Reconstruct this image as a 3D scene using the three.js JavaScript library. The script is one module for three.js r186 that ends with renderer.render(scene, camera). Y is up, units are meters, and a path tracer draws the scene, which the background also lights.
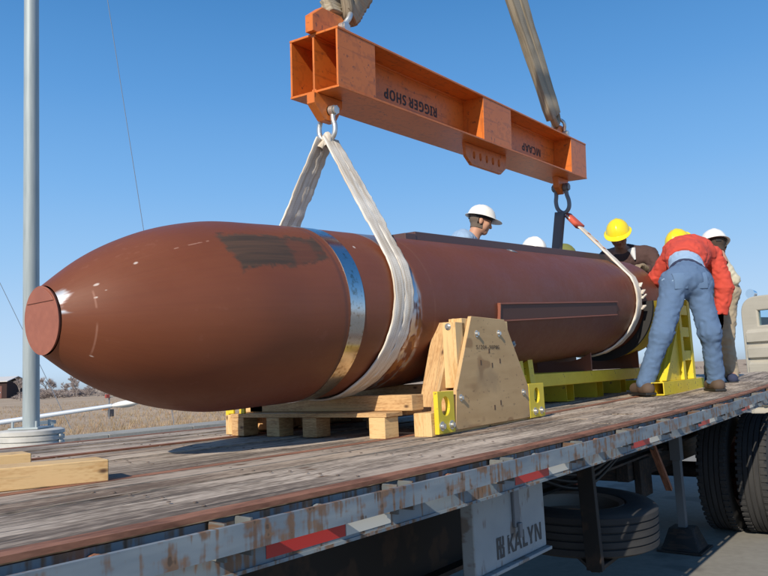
import * as THREE from 'three';
import { RoundedBoxGeometry } from 'three/addons/geometries/RoundedBoxGeometry.js';
import { mergeGeometries, mergeVertices, toCreasedNormals } from 'three/addons/utils/BufferGeometryUtils.js';
import { MarchingCubes } from 'three/addons/objects/MarchingCubes.js';

// ------------------------------------------------------------------ camera, sky, sun, exposure
const scene = new THREE.Scene();
const V = (x, y, z) => new THREE.Vector3(x, y, z);
const D2R = Math.PI / 180;
const camera = new THREE.PerspectiveCamera(43.44, 4 / 3, 0.05, 6000);
camera.position.set(0, 0.2796, 2.4801);
{
  const fwd = V(0.78614, 0.11995, -0.60632), right = V(0.61494, -0.04546, 0.78726), up = V(-0.06670, 0.99174, 0.10942);
  const m = new THREE.Matrix4().makeBasis(right.normalize(), up.normalize(), fwd.normalize().negate());
  camera.quaternion.setFromRotationMatrix(m);
}
scene.add(camera);
const SUN = V(-0.82, 0.52, 0.20).normalize();
{
  const w = 256, h = 128, d = new Float32Array(w * h * 4);
  const stops = [[-90, .20, .19, .17], [-2, .30, .33, .36], [0, .58, .75, .92], [4, .48, .68, .92], [9, .325, .575, .90], [15, .20, .455, .84], [22, .115, .335, .715], [29, .068, .245, .575], [45, .042, .165, .43], [90, .022, .095, .29]];
  for (let y = 0; y < h; y++) for (let x = 0; x < w; x++) {
    const el = ((y + .5) / h - .5) * 180, i = (y * w + x) * 4;
    let k = 1; while (k < stops.length - 1 && stops[k][0] < el) k++;
    const a = stops[k - 1], b = stops[k], t = Math.min(1, Math.max(0, (el - a[0]) / (b[0] - a[0])));
    for (let c = 0; c < 3; c++) d[i + c] = a[c + 1] + (b[c + 1] - a[c + 1]) * t;
    d[i + 3] = 1;
  }
  const sky = new THREE.DataTexture(d, w, h, THREE.RGBAFormat, THREE.FloatType);
  sky.magFilter = THREE.LinearFilter; sky.mapping = THREE.EquirectangularReflectionMapping; sky.needsUpdate = true;
  scene.background = sky; scene.environment = sky;
}
const sun = new THREE.DirectionalLight(new THREE.Color().setRGB(1, .905, .75), 5.0);
sun.position.copy(SUN).multiplyScalar(40).add(V(4, 0, 0)); sun.target.position.set(4, 0, 0);
sun.castShadow = true; sun.shadow.mapSize.set(4096, 4096);
Object.assign(sun.shadow.camera, { left: -18, right: 18, top: 14, bottom: -14, near: 1, far: 90 });
scene.add(sun, sun.target);
const renderer = new THREE.WebGLRenderer();
renderer.toneMapping = THREE.LinearToneMapping; renderer.toneMappingExposure = 1.0; renderer.shadowMap.enabled = true;

// ------------------------------------------------------------------ helpers
let seed = 12345;
const rnd = () => { seed = (seed + 0x6d2b79f5) | 0; let t = Math.imul(seed ^ (seed >>> 15), 1 | seed); t = (t + Math.imul(t ^ (t >>> 7), 61 | t)) ^ t; return ((t ^ (t >>> 14)) >>> 0) / 4294967296; };
const rr = (a, b) => a + (b - a) * rnd();
const clamp = (x, a = 0, b = 1) => Math.min(b, Math.max(a, x));
const mix = (a, b, t) => a + (b - a) * t;
const smooth = (a, b, x) => { const t = clamp((x - a) / (b - a)); return t * t * (3 - 2 * t); };
function h2(x, y, s) { let n = Math.imul(x, 374761393) + Math.imul(y, 668265263) + Math.imul(s, 1274126177); n = Math.imul(n ^ (n >>> 13), 1274126177); return ((n ^ (n >>> 16)) >>> 0) / 4294967296; }
function vn(x, y, px, py, s) {                                       // tileable value noise
  const xi = Math.floor(x), yi = Math.floor(y), fx = x - xi, fy = y - yi, u = fx * fx * (3 - 2 * fx), v = fy * fy * (3 - 2 * fy);
  const m = (a, p) => ((a % p) + p) % p, x0 = m(xi, px), x1 = m(xi + 1, px), y0 = m(yi, py), y1 = m(yi + 1, py);
  return mix(mix(h2(x0, y0, s), h2(x1, y0, s), u), mix(h2(x0, y1, s), h2(x1, y1, s), u), v);
}
function fbm(u, v, fx, fy, oct, s) { let a = .5, t = 0, n = 0; for (let i = 0; i < oct; i++) { t += a * vn(u * fx, v * fy, fx, fy, s + i * 17); n += a; a *= .5; fx *= 2; fy *= 2; } return t / n; }
const toS = (c) => Math.round(255 * (c <= .0031308 ? 12.92 * clamp(c) : 1.055 * Math.pow(clamp(c), 1 / 2.4) - .055));
function tex(w, h, fn, { srgb = true, rep = [1, 1] } = {}) {          // fn(u, v) -> [r, g, b] linear
  const d = new Uint8Array(w * h * 4);
  for (let y = 0; y < h; y++) for (let x = 0; x < w; x++) {
    const c = fn((x + .5) / w, (y + .5) / h), i = (y * w + x) * 4;
    for (let k = 0; k < 3; k++) d[i + k] = srgb ? toS(c[k]) : Math.round(255 * clamp(c[k]));
    d[i + 3] = 255;
  }
  const t = new THREE.DataTexture(d, w, h); t.wrapS = t.wrapT = THREE.RepeatWrapping; t.magFilter = THREE.LinearFilter; t.minFilter = THREE.LinearMipmapLinearFilter; t.generateMipmaps = true;
  if (srgb) t.colorSpace = THREE.SRGBColorSpace;
  t.repeat.set(...rep); t.needsUpdate = true; return t;
}
const C = (r, g, b) => new THREE.Color().setRGB(r, g, b);
const std = (o) => new THREE.MeshStandardMaterial({ roughness: .8, metalness: 0, side: THREE.DoubleSide, ...o });
const lerp3 = (a, b, t) => [mix(a[0], b[0], t), mix(a[1], b[1], t), mix(a[2], b[2], t)];

const used = new Map();
function numbered(n) { const k = used.get(n) ?? 0; used.set(n, k + 1); return k ? n + '_' + String(k).padStart(3, '0') : n; }
function thing(name, label, category, pos = [0, 0, 0], group) { const o = new THREE.Group(); o.name = numbered(name); o.position.set(...pos); o.userData = { label, category }; if (group) o.userData.group = group; scene.add(o); return o; }
function mesh(name, geo, mat, parent = scene) { const m = new THREE.Mesh(geo, mat); m.name = parent === scene ? numbered(name) : name; m.castShadow = m.receiveShadow = true; parent.add(m); return m; }
function tag(o, label, category, group) { o.userData = { ...o.userData, label, category }; if (group) o.userData.group = group; return o; }
const struct = (name, geo, mat) => { const m = mesh(name, geo, mat); m.userData.kind = 'structure'; return m; };
const flat = (g) => { const n = g.index ? g.toNonIndexed() : g; for (const k of Object.keys(n.attributes)) if (!['position', 'normal', 'uv', 'color'].includes(k)) n.deleteAttribute(k); return n; };
const merge = (list) => { const l = list.map(flat); const col = l.every((g) => g.attributes.color); for (const g of l) { if (!col) g.deleteAttribute('color'); if (!g.attributes.uv) g.setAttribute('uv', new THREE.BufferAttribute(new Float32Array(g.attributes.position.count * 2), 2)); } return mergeGeometries(l); };
function uvm(g, along = 'x', off = [0, 0]) {                         // box-mapped uv in metres, u along the given axis
  g = flat(g); const p = g.attributes.position, n = g.attributes.normal, uv = new Float32Array(p.count * 2);
  for (let i = 0; i < p.count; i += 3) {
    let nx = 0, ny = 0, nz = 0; for (let k = 0; k < 3; k++) { nx += Math.abs(n.getX(i + k)); ny += Math.abs(n.getY(i + k)); nz += Math.abs(n.getZ(i + k)); }
    const ax = nx >= ny && nx >= nz ? 0 : ny >= nz ? 1 : 2, A = along === 'x' ? 0 : along === 'y' ? 1 : 2;
    let a = A, b; if (ax === A) { a = (A + 1) % 3; b = (A + 2) % 3; } else b = 3 - A - ax;
    for (let k = 0; k < 3; k++) { const q = [p.getX(i + k), p.getY(i + k), p.getZ(i + k)]; uv[(i + k) * 2] = q[a] + off[0]; uv[(i + k) * 2 + 1] = q[b] + off[1]; }
  }
  g.setAttribute('uv', new THREE.BufferAttribute(uv, 2)); return g;
}
function bx(x0, x1, y0, y1, z0, z1, r = .003) {                      // bevelled box between two corners
  const w = x1 - x0, h = y1 - y0, d = z1 - z0; r = Math.min(r, w * .3, h * .3, d * .3);
  const g = new RoundedBoxGeometry(w, h, d, 1, r); g.translate((x0 + x1) / 2, (y0 + y1) / 2, (z0 + z1) / 2); return flat(g);
}
const ubx = (along, ...a) => uvm(bx(...a), along, [rr(0, 5), rr(0, 5)]);
function longBox(x0, x1, y0, y1, z0, z1, seg = 24) { const g = new THREE.BoxGeometry(x1 - x0, y1 - y0, z1 - z0, seg, 1, 1); g.translate((x0 + x1) / 2, (y0 + y1) / 2, (z0 + z1) / 2); return uvm(g, 'x', [rr(0, 9), rr(0, 9)]); }
const dk = (x) => .0031 * (x - 3) ** 2;                              // the old deck sags a little
function bend(g) { const p = g.attributes.position; for (let i = 0; i < p.count; i++) p.setY(i, p.getY(i) + dk(p.getX(i))); g.computeVertexNormals(); return g; }
function rod(a, b, r, r2 = r, seg = 12) { const d = b.clone().sub(a), g = new THREE.CylinderGeometry(r2, r, d.length(), seg, 1); g.translate(0, d.length() / 2, 0); g.applyQuaternion(new THREE.Quaternion().setFromUnitVectors(V(0, 1, 0), d.clone().normalize())); g.translate(a.x, a.y, a.z); return flat(g); }
function bar(a, b, w, h, up = V(0, 1, 0), r = .003) {                // rectangular bar from a to b
  const d = b.clone().sub(a), L = d.length(), x = d.normalize(), z = x.clone().cross(up).normalize(), y = z.clone().cross(x);
  const g = flat(new RoundedBoxGeometry(L, h, w, 1, Math.min(r, w * .3, h * .3))); uvm(g, 'x', [rr(0, 5), rr(0, 5)]); g.applyMatrix4(new THREE.Matrix4().makeBasis(x, y, z)); const c = a.clone().add(b).multiplyScalar(.5); g.translate(c.x, c.y, c.z); return g;
}
function tube(pts, r, seg = 40, rad = 10, closed = false) { return flat(new THREE.TubeGeometry(new THREE.CatmullRomCurve3(pts, closed, 'centripetal'), seg, r, rad, closed)); }
function prism(pts, z0, z1, holes = [], bevel = .002) {              // outline in x, y pushed along z
  const s = new THREE.Shape(pts.map(([x, y]) => new THREE.Vector2(x, y)));
  for (const [x, y, r, ry] of holes) { const h = new THREE.Path(); h.absellipse(x, y, r, ry ?? r, 0, Math.PI * 2, true); s.holes.push(h); }
  const g = new THREE.ExtrudeGeometry(s, { depth: z1 - z0 - 2 * bevel, bevelEnabled: bevel > 0, bevelSize: bevel, bevelThickness: bevel, bevelSegments: 1, bevelOffset: -bevel, curveSegments: 14 }); g.translate(0, 0, z0 + bevel); return flat(g);
}
function sweep(pts, sides, wa, th, n = 10) {                         // flattened tube: half width wa(t) along sides[i], half thickness th(t)
  const N = pts.length, pos = [], uv = [], idx = []; let len = 0;
  for (let i = 0; i < N; i++) {
    const t = i / (N - 1), tan = pts[Math.min(i + 1, N - 1)].clone().sub(pts[Math.max(i - 1, 0)]).normalize(), sd = sides[i].clone().addScaledVector(tan, -sides[i].dot(tan)).normalize(), nr = tan.clone().cross(sd);
    if (i) len += pts[i].distanceTo(pts[i - 1]);
    for (let k = 0; k <= n; k++) {
      const a = k / n * Math.PI * 2, c = Math.cos(a), s = Math.sin(a), e = .5;
      const p = pts[i].clone().addScaledVector(sd, Math.sign(c) * Math.abs(c) ** e * wa(t, a)).addScaledVector(nr, Math.sign(s) * Math.abs(s) ** e * th(t, a));
      pos.push(p.x, p.y, p.z); uv.push(len, k / n * .2);
    }
  }
  for (let i = 0; i < N - 1; i++) for (let k = 0; k < n; k++) { const a = i * (n + 1) + k, b = a + n + 1; idx.push(a, b, a + 1, b, b + 1, a + 1); }
  for (const [o, f] of [[0, 1], [(N - 1) * (n + 1), 0]]) for (let k = 1; k < n - 1; k++) f ? idx.push(o, o + k, o + k + 1) : idx.push(o, o + k + 1, o + k);
  const g = new THREE.BufferGeometry(); g.setAttribute('position', new THREE.Float32BufferAttribute(pos, 3)); g.setAttribute('uv', new THREE.Float32BufferAttribute(uv, 2)); g.setIndex(idx); g.computeVertexNormals(); return flat(g);
}
const crease = (g, a = .6) => toCreasedNormals(g, a);
function bolt(p, n, r = .012, h = .009) { n = n.clone().normalize(); const w = rod(p, p.clone().addScaledVector(n, h * .35), r * 1.5, r * 1.5, 14), b = rod(p.clone().addScaledVector(n, h * .35), p.clone().addScaledVector(n, h * 1.35), r, r * .92, 6); return merge([w, b]); }

// ------------------------------------------------------------------ materials
const M = {};
{
  const grainTex = (s, light, dark, knots, grey) => tex(1024, 256, (u, v) => {
    const warp = fbm(u, v, 4, 4, 3, s) * .25, g1 = fbm(u, v + warp, 3, 48, 3, s + 3), g2 = fbm(u, v + warp * .5, 6, 96, 2, s + 7), blot = fbm(u, v, 5, 3, 4, s + 11);
    const fine = fbm(u, v, 90, 110, 2, s + 19); let t = clamp(.34 * g1 + .2 * g2 + .75 * (blot - .5) + .38 * (fine - .5) + .24);
    let c = lerp3(dark, light, smooth(.26, .70, t));
    const crack = smooth(.71, .77, fbm(u, v, 4, 64, 2, s + 31)) * .75 * grey; c = lerp3(c, [.05, .042, .036], crack);
    for (let k = 0; k < knots; k++) { const kx = h2(k, 3, s), ky = h2(k, 5, s), dx = (u - kx) * 8, dy = (v - ky) * 3.2, r = Math.hypot(dx, dy * 1.3); if (r < .14) c = lerp3([.11, .055, .025], c, smooth(.02, .14, r)); }
    return c;
  }, {});
  const grey = [[.53, .435, .345], [.46, .37, .29], [.58, .48, .385], [.48, .375, .28]], dkc = [[.155, .118, .088], [.125, .093, .07], [.20, .155, .117], [.145, .097, .067]];
  M.plank = grey.map((c, i) => { const t = grainTex(40 + i * 9, c, dkc[i], 9, 1); t.repeat.set(.42, 1.6); return std({ map: t, roughness: .92, bumpMap: t, bumpScale: .004 }); });
  const woodA = grainTex(101, [.72, .49, .235], [.54, .31, .12], 5, .25), woodB = grainTex(131, [.60, .38, .18], [.38, .20, .08], 8, .4), ply = tex(512, 512, (u, v) => { const w = fbm(u, v, 3, 3, 3, 9) * .4, g = fbm(u + w * .15, v + w, 20, 3, 4, 55), b = fbm(u, v, 4, 4, 4, 71); let c = lerp3([.44, .27, .115], [.62, .415, .205], clamp(.7 * g + .5 * b)); const k = smooth(.72, .80, fbm(u, v, 7, 5, 2, 91)); c = lerp3(c, [.34, .19, .08], k * .8); c = lerp3(c, [.25, .17, .095], smooth(.52, .75, fbm(u, v, 3, 3, 6, 97)) * .45); return lerp3(c, [.10, .06, .035], smooth(.80, .86, fbm(u, v, 60, 25, 2, 99)) * .4); });
  woodA.repeat.set(.8, 3); woodB.repeat.set(.8, 3); ply.repeat.set(1.4, 1.4);
  M.lumber = std({ map: woodA, roughness: .75 }); M.timber = std({ map: woodB, roughness: .8 }); M.plywood = std({ map: ply, roughness: .72 });
  const rust = tex(512, 512, (u, v) => { const a = fbm(u, v, 6, 6, 5, 3), b = fbm(u, v, 24, 24, 3, 8); return lerp3([.15, .06, .034], [.42, .19, .115], clamp(a * 1.3 - .25 + (b - .5) * .6)); }); rust.repeat.set(1.5, 6);
  M.rust = std({ map: rust, roughness: .85, bumpMap: rust, bumpScale: .002 });
  const blue = (s, cov) => tex(1024, 256, (u, v) => {
    const a = fbm(u, v, 26, 3, 5, s), st = fbm(u, v, 150, 2, 3, s + 5), b = fbm(u, v, 40, 10, 3, s + 9), pale = fbm(u, v, 9, 4, 4, s + 13);
    let c = lerp3([.145, .185, .225], [.27, .31, .33], clamp(pale * 1.8 - .4));
    const r = smooth(cov, cov + .17, a * .40 + st * .45 + b * .25);
    c = lerp3(c, lerp3([.11, .055, .03], [.26, .145, .075], b), r * .92);
    const dd = smooth(.66, .74, st * .5 + b * .5); return lerp3(c, [.055, .04, .03], dd * .7);
  });
  const bA = blue(201, .505), bB = blue(301, .525); bA.repeat.set(.55, 6); bB.repeat.set(.6, 4);
  M.railBlue = std({ map: bA, roughness: .6, bumpMap: bA, bumpScale: .002 }); M.sideBlue = std({ map: bB, roughness: .6 });
  M.pocket = std({ map: bB, color: C(.62, .56, .50), roughness: .75 });
  M.frameDark = std({ map: (() => { const t = tex(256, 256, (u, v) => { const a = fbm(u, v, 8, 8, 4, 77); return lerp3([.012, .011, .011], [.04, .024, .017], smooth(.5, .72, a)); }); t.repeat.set(1.5, 1.5); return t; })(), roughness: .75 });
  M.tapeRed = std({ color: C(.50, .035, .03), roughness: .35 }); M.tapeWhite = std({ color: C(.62, .62, .58), roughness: .4 });
  const or = tex(512, 512, (u, v) => { const a = fbm(u, v, 5, 5, 5, 21), b = fbm(u, v, 40, 40, 2, 31), sc = smooth(.72, .78, fbm(u, v, 4, 50, 2, 37)); let c = lerp3([.60, .155, .022], [.72, .20, .032], a); c = lerp3(c, [.42, .11, .022], smooth(.56, .75, b) * .4); c = lerp3(c, [.34, .09, .022], sc * .4); const ch = smooth(.76, .80, fbm(u, v, 44, 44, 4, 43)); c = lerp3(c, [.16, .055, .028], ch * .7); return lerp3(c, [.60, .25, .10], smooth(.62, .8, fbm(u, v, 3, 3, 5, 47)) * .35); });
  or.repeat.set(1, 1); M.orange = std({ map: or, roughness: .42 });
  const ye = tex(512, 512, (u, v) => { const a = fbm(u, v, 6, 6, 5, 61), b = fbm(u, v, 30, 30, 3, 63); let c = lerp3([.66, .50, .02], [.78, .62, .045], a); c = lerp3(c, [.30, .20, .05], smooth(.66, .78, b * .6 + a * .4)); return c; });
  ye.repeat.set(2, 2); M.yellow = std({ map: ye, roughness: .45 });
  M.galv = std({ map: (() => { const t = tex(256, 256, (u, v) => { const a = fbm(u, v, 14, 14, 4, 5); return lerp3([.30, .355, .375], [.44, .49, .505], a); }); t.repeat.set(2, 2); return t; })(), roughness: .5, metalness: .25 });
  M.silver = std({ color: C(.62, .62, .60), metalness: .75, roughness: .38 });
  M.zinc = std({ color: C(.66, .66, .64), metalness: .85, roughness: .3 });
  M.dullSteel = std({ color: C(.19, .21, .24), metalness: .4, roughness: .5 });
  M.chrome = std({ color: C(.8, .82, .84), metalness: 1, roughness: .08 });
  const web = (c1, c2, s) => tex(256, 256, (u, v) => { const a = .5 * fbm(u, v, 6, 8, 5, s) + .5 * fbm(u, v, 3, 30, 3, s + 9), w = .5 + .5 * Math.sin(u * Math.PI * 2 * 64) * Math.sin(v * Math.PI * 2 * 16); let c = lerp3(c1, c2, smooth(.36, .66, a)); return c.map((x) => x * (.84 + .16 * w)); });
  const wWhite = web([.82, .77, .69], [.58, .49, .385], 7), wTan = web([.40, .34, .25], [.24, .20, .145], 17);
  wWhite.repeat.set(1.4, 5); wTan.repeat.set(1, 5);
  M.slingWhite = std({ map: wWhite, roughness: .95, bumpMap: wWhite, bumpScale: .003 }); M.slingTan = std({ map: wTan, roughness: .95, bumpMap: wTan, bumpScale: .004 });
  M.slingGrey = std({ color: C(.14, .14, .15), roughness: .9 }); M.redCuff = std({ color: C(.55, .095, .055), roughness: .8 });
  M.rubber = std({ map: (() => { const t = tex(256, 256, (u, v) => { const a = fbm(u, v, 10, 10, 4, 15); return lerp3([.018, .018, .02], [.045, .043, .042], a); }); t.repeat.set(2, 2); return t; })(), roughness: .85 });
  M.black = std({ color: C(.012, .012, .013), roughness: .6 });
}

// ------------------------------------------------------------------ setting
const GY = -1.2;
{
  const field = tex(1024, 1024, (u, v) => { const a = fbm(u, v, 6, 6, 6, 401), b = fbm(u, v, 80, 80, 3, 409); let c = lerp3([.36, .26, .17], [.50, .37, .25], clamp(a * 1.5 - .25)); c = lerp3(c, [.22, .17, .095], smooth(.58, .75, b) * .5); return c; });
  field.repeat.set(1 / 30, 1 / 30);
  const g = new THREE.CircleGeometry(3000, 96); g.rotateX(-Math.PI / 2); g.translate(0, GY, 0);
  struct('grass_field', uvm(g, 'x'), std({ map: field, roughness: 1 }));
  const conc = tex(1024, 1024, (u, v) => { const a = fbm(u, v, 5, 5, 6, 501), b = fbm(u, v, 120, 120, 2, 511); let c = lerp3([.185, .172, .15], [.28, .265, .23], clamp(a * .8 + b * .5 - .15)); return lerp3(c, [.12, .11, .10], smooth(.66, .75, fbm(u, v, 9, 9, 4, 521)) * .6); });
  conc.repeat.set(.2, .2);
  const lot = new THREE.PlaneGeometry(90, 40, 1, 1); lot.rotateX(-Math.PI / 2); lot.translate(20, GY + .004, 2.8);
  struct('parking_lot', uvm(lot, 'x'), std({ map: conc, roughness: .95 }));
  // concrete kerb along the far side of the lot, in cast lengths
  const kerb = new THREE.Group(); kerb.name = 'kerb'; kerb.userData.kind = 'structure'; scene.add(kerb);
  const km = std({ map: conc, color: C(1.5, 1.5, 1.5), roughness: .9 });
  for (let i = 0; i < 26; i++) mesh('kerb_stone', ubx('x', -24 + i * 3, -24 + i * 3 + 2.985, GY - .05, GY + .13, -18.6, -17.2, .02), km, kerb);
  // dry grass on the verge beyond the kerb
  const bl = []; for (let k = 0; k < 7; k++) { const a = rr(0, 6.28), l = rr(.5, 1), t = rr(.1, .5), w = .012; const p = new THREE.BufferGeometry(); const dx = Math.cos(a), dz = Math.sin(a); p.setAttribute('position', new THREE.Float32BufferAttribute([-dz * w, 0, dx * w, dz * w, 0, -dx * w, dx * t * l, l, dz * t * l], 3)); p.setAttribute('uv', new THREE.Float32BufferAttribute([0, 0, 1, 0, .5, 1], 2)); p.computeVertexNormals(); bl.push(p); }
  const tuft = merge(bl), N = 9000, inst = new THREE.InstancedMesh(tuft, std({ color: C(.43, .32, .205), roughness: 1 }), N), mm = new THREE.Matrix4(), q = new THREE.Quaternion();
  for (let i = 0; i < N; i++) { const t = rnd() ** 1.7, z = -18.7 - t * 60, x = 2 + (-z) * rr(.25, 1.15), s = rr(.1, .34) * (rnd() < .06 ? 1.7 : 1); q.setFromAxisAngle(V(0, 1, 0), rr(0, 6.28)); mm.compose(V(x, GY, z), q, V(s * 1.6, s, s * 1.6)); inst.setMatrixAt(i, mm); const c = rr(.7, 1.25); inst.setColorAt(i, C(c, c * rr(.9, 1.02), c * rr(.8, 1))); }
  inst.name = 'dry_grass'; tag(inst, 'dry tan winter grass on the verge beyond the kerb', 'grass'); inst.userData.kind = 'stuff'; inst.castShadow = true; scene.add(inst);
}

// far building
{
  const b = thing('field_building', 'low dark red shed with a pale roof at the left edge of the field', 'shed', [89.5, GY, -203]);
  const wall = std({ color: C(.035, .017, .016), roughness: .9 }), roof = std({ color: C(.62, .60, .58), roughness: .6 });
  mesh('wall', bx(-9, 5.3, 0, 3.0, -3.5, 3.5, .03), wall, b);
  const rf = mesh('roof', prism([[-4, 3.0], [0, 3.9], [4, 3.0], [4, 3.12], [0, 4.02], [-4, 3.12]], -9.2, 5.6, [], 0).rotateY(Math.PI / 2), roof, b);
  for (const x of [-7.5, -3.5, .5, 3.5]) { const d = mesh('door', bx(x - .9, x + .9, .02, 2.3, 3.503, 3.55, .01), std({ color: C(.16, .07, .06), roughness: .8 }), b); mesh('handle', bx(x + .55, x + .7, 1, 1.2, 3.55, 3.6, .01), M.galv, d); }
  b.rotation.y = -.908; b.scale.setScalar(1.45);
}
// bare winter trees at the far edge of the field
{
  const bark = std({ color: C(.25, .215, .20), roughness: 1 }), hazedTwigM = std({ color: C(.34, .285, .265), roughness: 1 });  // tree colours paled, with distance haze put into them
  function bareTree(h, s0) {
    seed = s0; const trunk = [], twig = [];
    const tri = (p, q, w) => { const d = q.clone().sub(p), sx = V(d.z, 0, -d.x); if (sx.length() < 1e-4) sx.set(1, 0, 0); sx.normalize().multiplyScalar(w); const sy = d.clone().cross(sx).normalize().multiplyScalar(w); const g = new THREE.BufferGeometry(), a = [p.clone().add(sx), p.clone().addScaledVector(sx, -.5).add(sy), p.clone().addScaledVector(sx, -.5).sub(sy), q]; const o = []; for (const [i, j, k] of [[0, 1, 3], [1, 2, 3], [2, 0, 3]]) o.push(...a[i].toArray(), ...a[j].toArray(), ...a[k].toArray()); g.setAttribute('position', new THREE.Float32BufferAttribute(o, 3)); g.setAttribute('uv', new THREE.Float32BufferAttribute(new Float32Array(18), 2)); g.computeVertexNormals(); return g; };
    (function grow(p, d, l, r, n) {
      const q = p.clone().addScaledVector(d, l); if (n >= 3) trunk.push(rod(p, q, r, r * .72, 5)); else twig.push(tri(p, q, Math.max(r, .03)));
      if (n === 0) return;
      const k = n > 3 ? 3 : n === 1 ? 5 : 4;
      for (let i = 0; i < k; i++) { const e = d.clone().add(V(rr(-1, 1), rr(-.35, .75), rr(-1, 1)).multiplyScalar(.85)).normalize(); grow(p.clone().lerp(q, rr(.5, 1)), e, l * rr(.6, .85), r * .62, n - 1); }
    })(V(0, 0, 0), V(rr(-.08, .08), 1, rr(-.08, .08)).normalize(), h * .3, h * .022, 5);
    return [merge(trunk), merge(twig)];
  }
  const kinds = [bareTree(6.2, 11), bareTree(5.4, 22), bareTree(4.8, 33)];
  seed = 777;
  // direction from the camera at picture column px, on the far edge of the field
  const az = (deg, dist) => V(Math.sin(deg * D2R) * dist, GY, 2.48 - Math.cos(deg * D2R) * dist);
  const spots = [];
  for (let i = 0; i < 34; i++) spots.push([25.4 + i * .56 + rr(-.2, .25), 150 + rr(-12, 26), i < 8 ? rr(.8, .95) : rr(.5, .7)]);
  spots.forEach(([a, d, s], i) => {
    const k = kinds[i % 3], o = thing('bare_tree', 'leafless grey brown winter tree at the far edge of the field', 'tree', az(a, d).toArray(), 'bare trees along the far edge of the field');
    mesh('trunk', k[0], bark, o); mesh('crown', k[1], hazedTwigM, o); o.scale.setScalar(s); o.rotation.y = rr(0, 6.28);
  });
  // the thicket behind them reads as one mass
  const th = []; for (let i = 0; i < 520; i++) { const a = i < 260 ? rr(25.2, 46) : rr(44, 92), d = rr(150, 240), s = (a < 30 ? rr(.5, .95) : rr(.35, .65)), p = az(a, d), g = kinds[i % 3][1].clone(); g.scale(s * 1.5, s * .8, s * 1.5); g.rotateY(rr(0, 6.28)); g.translate(p.x, p.y - 1.3, p.z); th.push(g); }
  const wood = mesh('distant_woods', merge(th), hazedTwigM); tag(wood, 'hazy brown mass of bare woodland along the horizon', 'woodland'); wood.userData.kind = 'stuff';
}
// light pole on its banded concrete base
{
  const b = V(4.49, GY, -6.63), o = thing('light_pole', 'tall galvanised pole standing on a banded concrete base left of the bomb', 'pole', b.toArray());
  const conc = std({ map: (() => { const t = tex(256, 256, (u, v) => { const a = fbm(u, v, 12, 12, 4, 95); return lerp3([.44, .43, .40], [.60, .59, .56], a); }); t.repeat.set(2, 2); return t; })(), roughness: .9 });
  const prof = [[0, 0], [.40, 0]]; for (let k = 0; k < 14; k++) { const y = k * .0725; prof.push([.365, y + .004], [.385, y + .014], [.385, y + .058], [.365, y + .068]); } prof.push([.35, 1.016], [0, 1.018]);
  mesh('concrete_base', crease(flat(new THREE.LatheGeometry(prof.map(([x, y]) => new THREE.Vector2(x, y)), 40)), .5), conc, o);
  for (let k = 0; k < 3; k++) mesh('band_buckle', bx(.37, .40, .77 + k * .0725, .80 + k * .0725, .02, .08, .004).rotateY(-.9), M.silver, o);
  mesh('base_plate', merge([bx(-.19, .19, 1.02, 1.045, -.19, .19, .006), ...[[-1, -1], [1, -1], [1, 1], [-1, 1]].map(([x, z]) => rod(V(x * .15, 1.045, z * .15), V(x * .15, 1.12, z * .15), .016, .016, 8))]).rotateY(.6), M.galv, o);
  const top = V(-.36, 6.9, 1.2);
  const lean = V(-.352, 5.31, .585).normalize();
  mesh('shaft', rod(V(0, 1.045, 0), V(0, 1.045, 0).addScaledVector(lean, 7.5), .099, .078, 32), M.galv, o);
  mesh('hand_hole_cover', bx(-.03, .03, 1.2, 1.32, .085, .108, .006).rotateY(-.55), M.dullSteel, o);
}
// lamp post lying beyond the lot, carried by two blocks
{
  const a = V(6.9, -.39, -13.9), b = V(9.05, -.06, -11.55), o = thing('lamp_post', 'grey lamp post laid out horizontally on blocks behind the banded base', 'lamp post', [0, 0, 0]);
  const dir = b.clone().sub(a), far = a.clone().addScaledVector(dir, -1.2);
  mesh('shaft', rod(far, b.clone().addScaledVector(dir, -.12), .075, .042, 18), std({ color: C(.50, .55, .62), roughness: .45 }), o);
  const hx = dir.clone().normalize(), g = flat(new THREE.SphereGeometry(1, 24, 14)); g.scale(.34, .07, .13); g.applyQuaternion(new THREE.Quaternion().setFromUnitVectors(V(1, 0, 0), hx)); const hp = b.clone().addScaledVector(dir, -.02); g.translate(hp.x, hp.y, hp.z);
  const hd = mesh('lamp_head', g, std({ color: C(.80, .79, .76), roughness: .5 }), o);
  mesh('lens', (() => { const l = flat(new THREE.SphereGeometry(1, 16, 10)); l.scale(.2, .05, .09); l.applyQuaternion(new THREE.Quaternion().setFromUnitVectors(V(1, 0, 0), hx)); l.translate(hp.x, hp.y - .035, hp.z); return l; })(), std({ color: C(.5, .5, .46), roughness: .2 }), hd);
  for (const t of [-1.05, .42]) {
    const p = a.clone().addScaledVector(dir, t), yb = p.y - .1;
    const s = thing('trestle', t < 0 ? 'low grey trestle under the left end of the lying lamp post' : 'low grey trestle under the middle of the lying lamp post', 'trestle', [p.x, GY, p.z]);
    mesh('top_rail', bx(-.3, .3, yb - GY - .08, yb - GY, -.05, .05, .006), M.galv, s);
    for (const x of [-.22, .22]) for (const z of [-.16, .16]) mesh('leg', bar(V(x, .0, z), V(x, yb - GY - .08, z * .2), .05, .05, V(1, 0, 0)), M.galv, s);
  }
}
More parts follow.
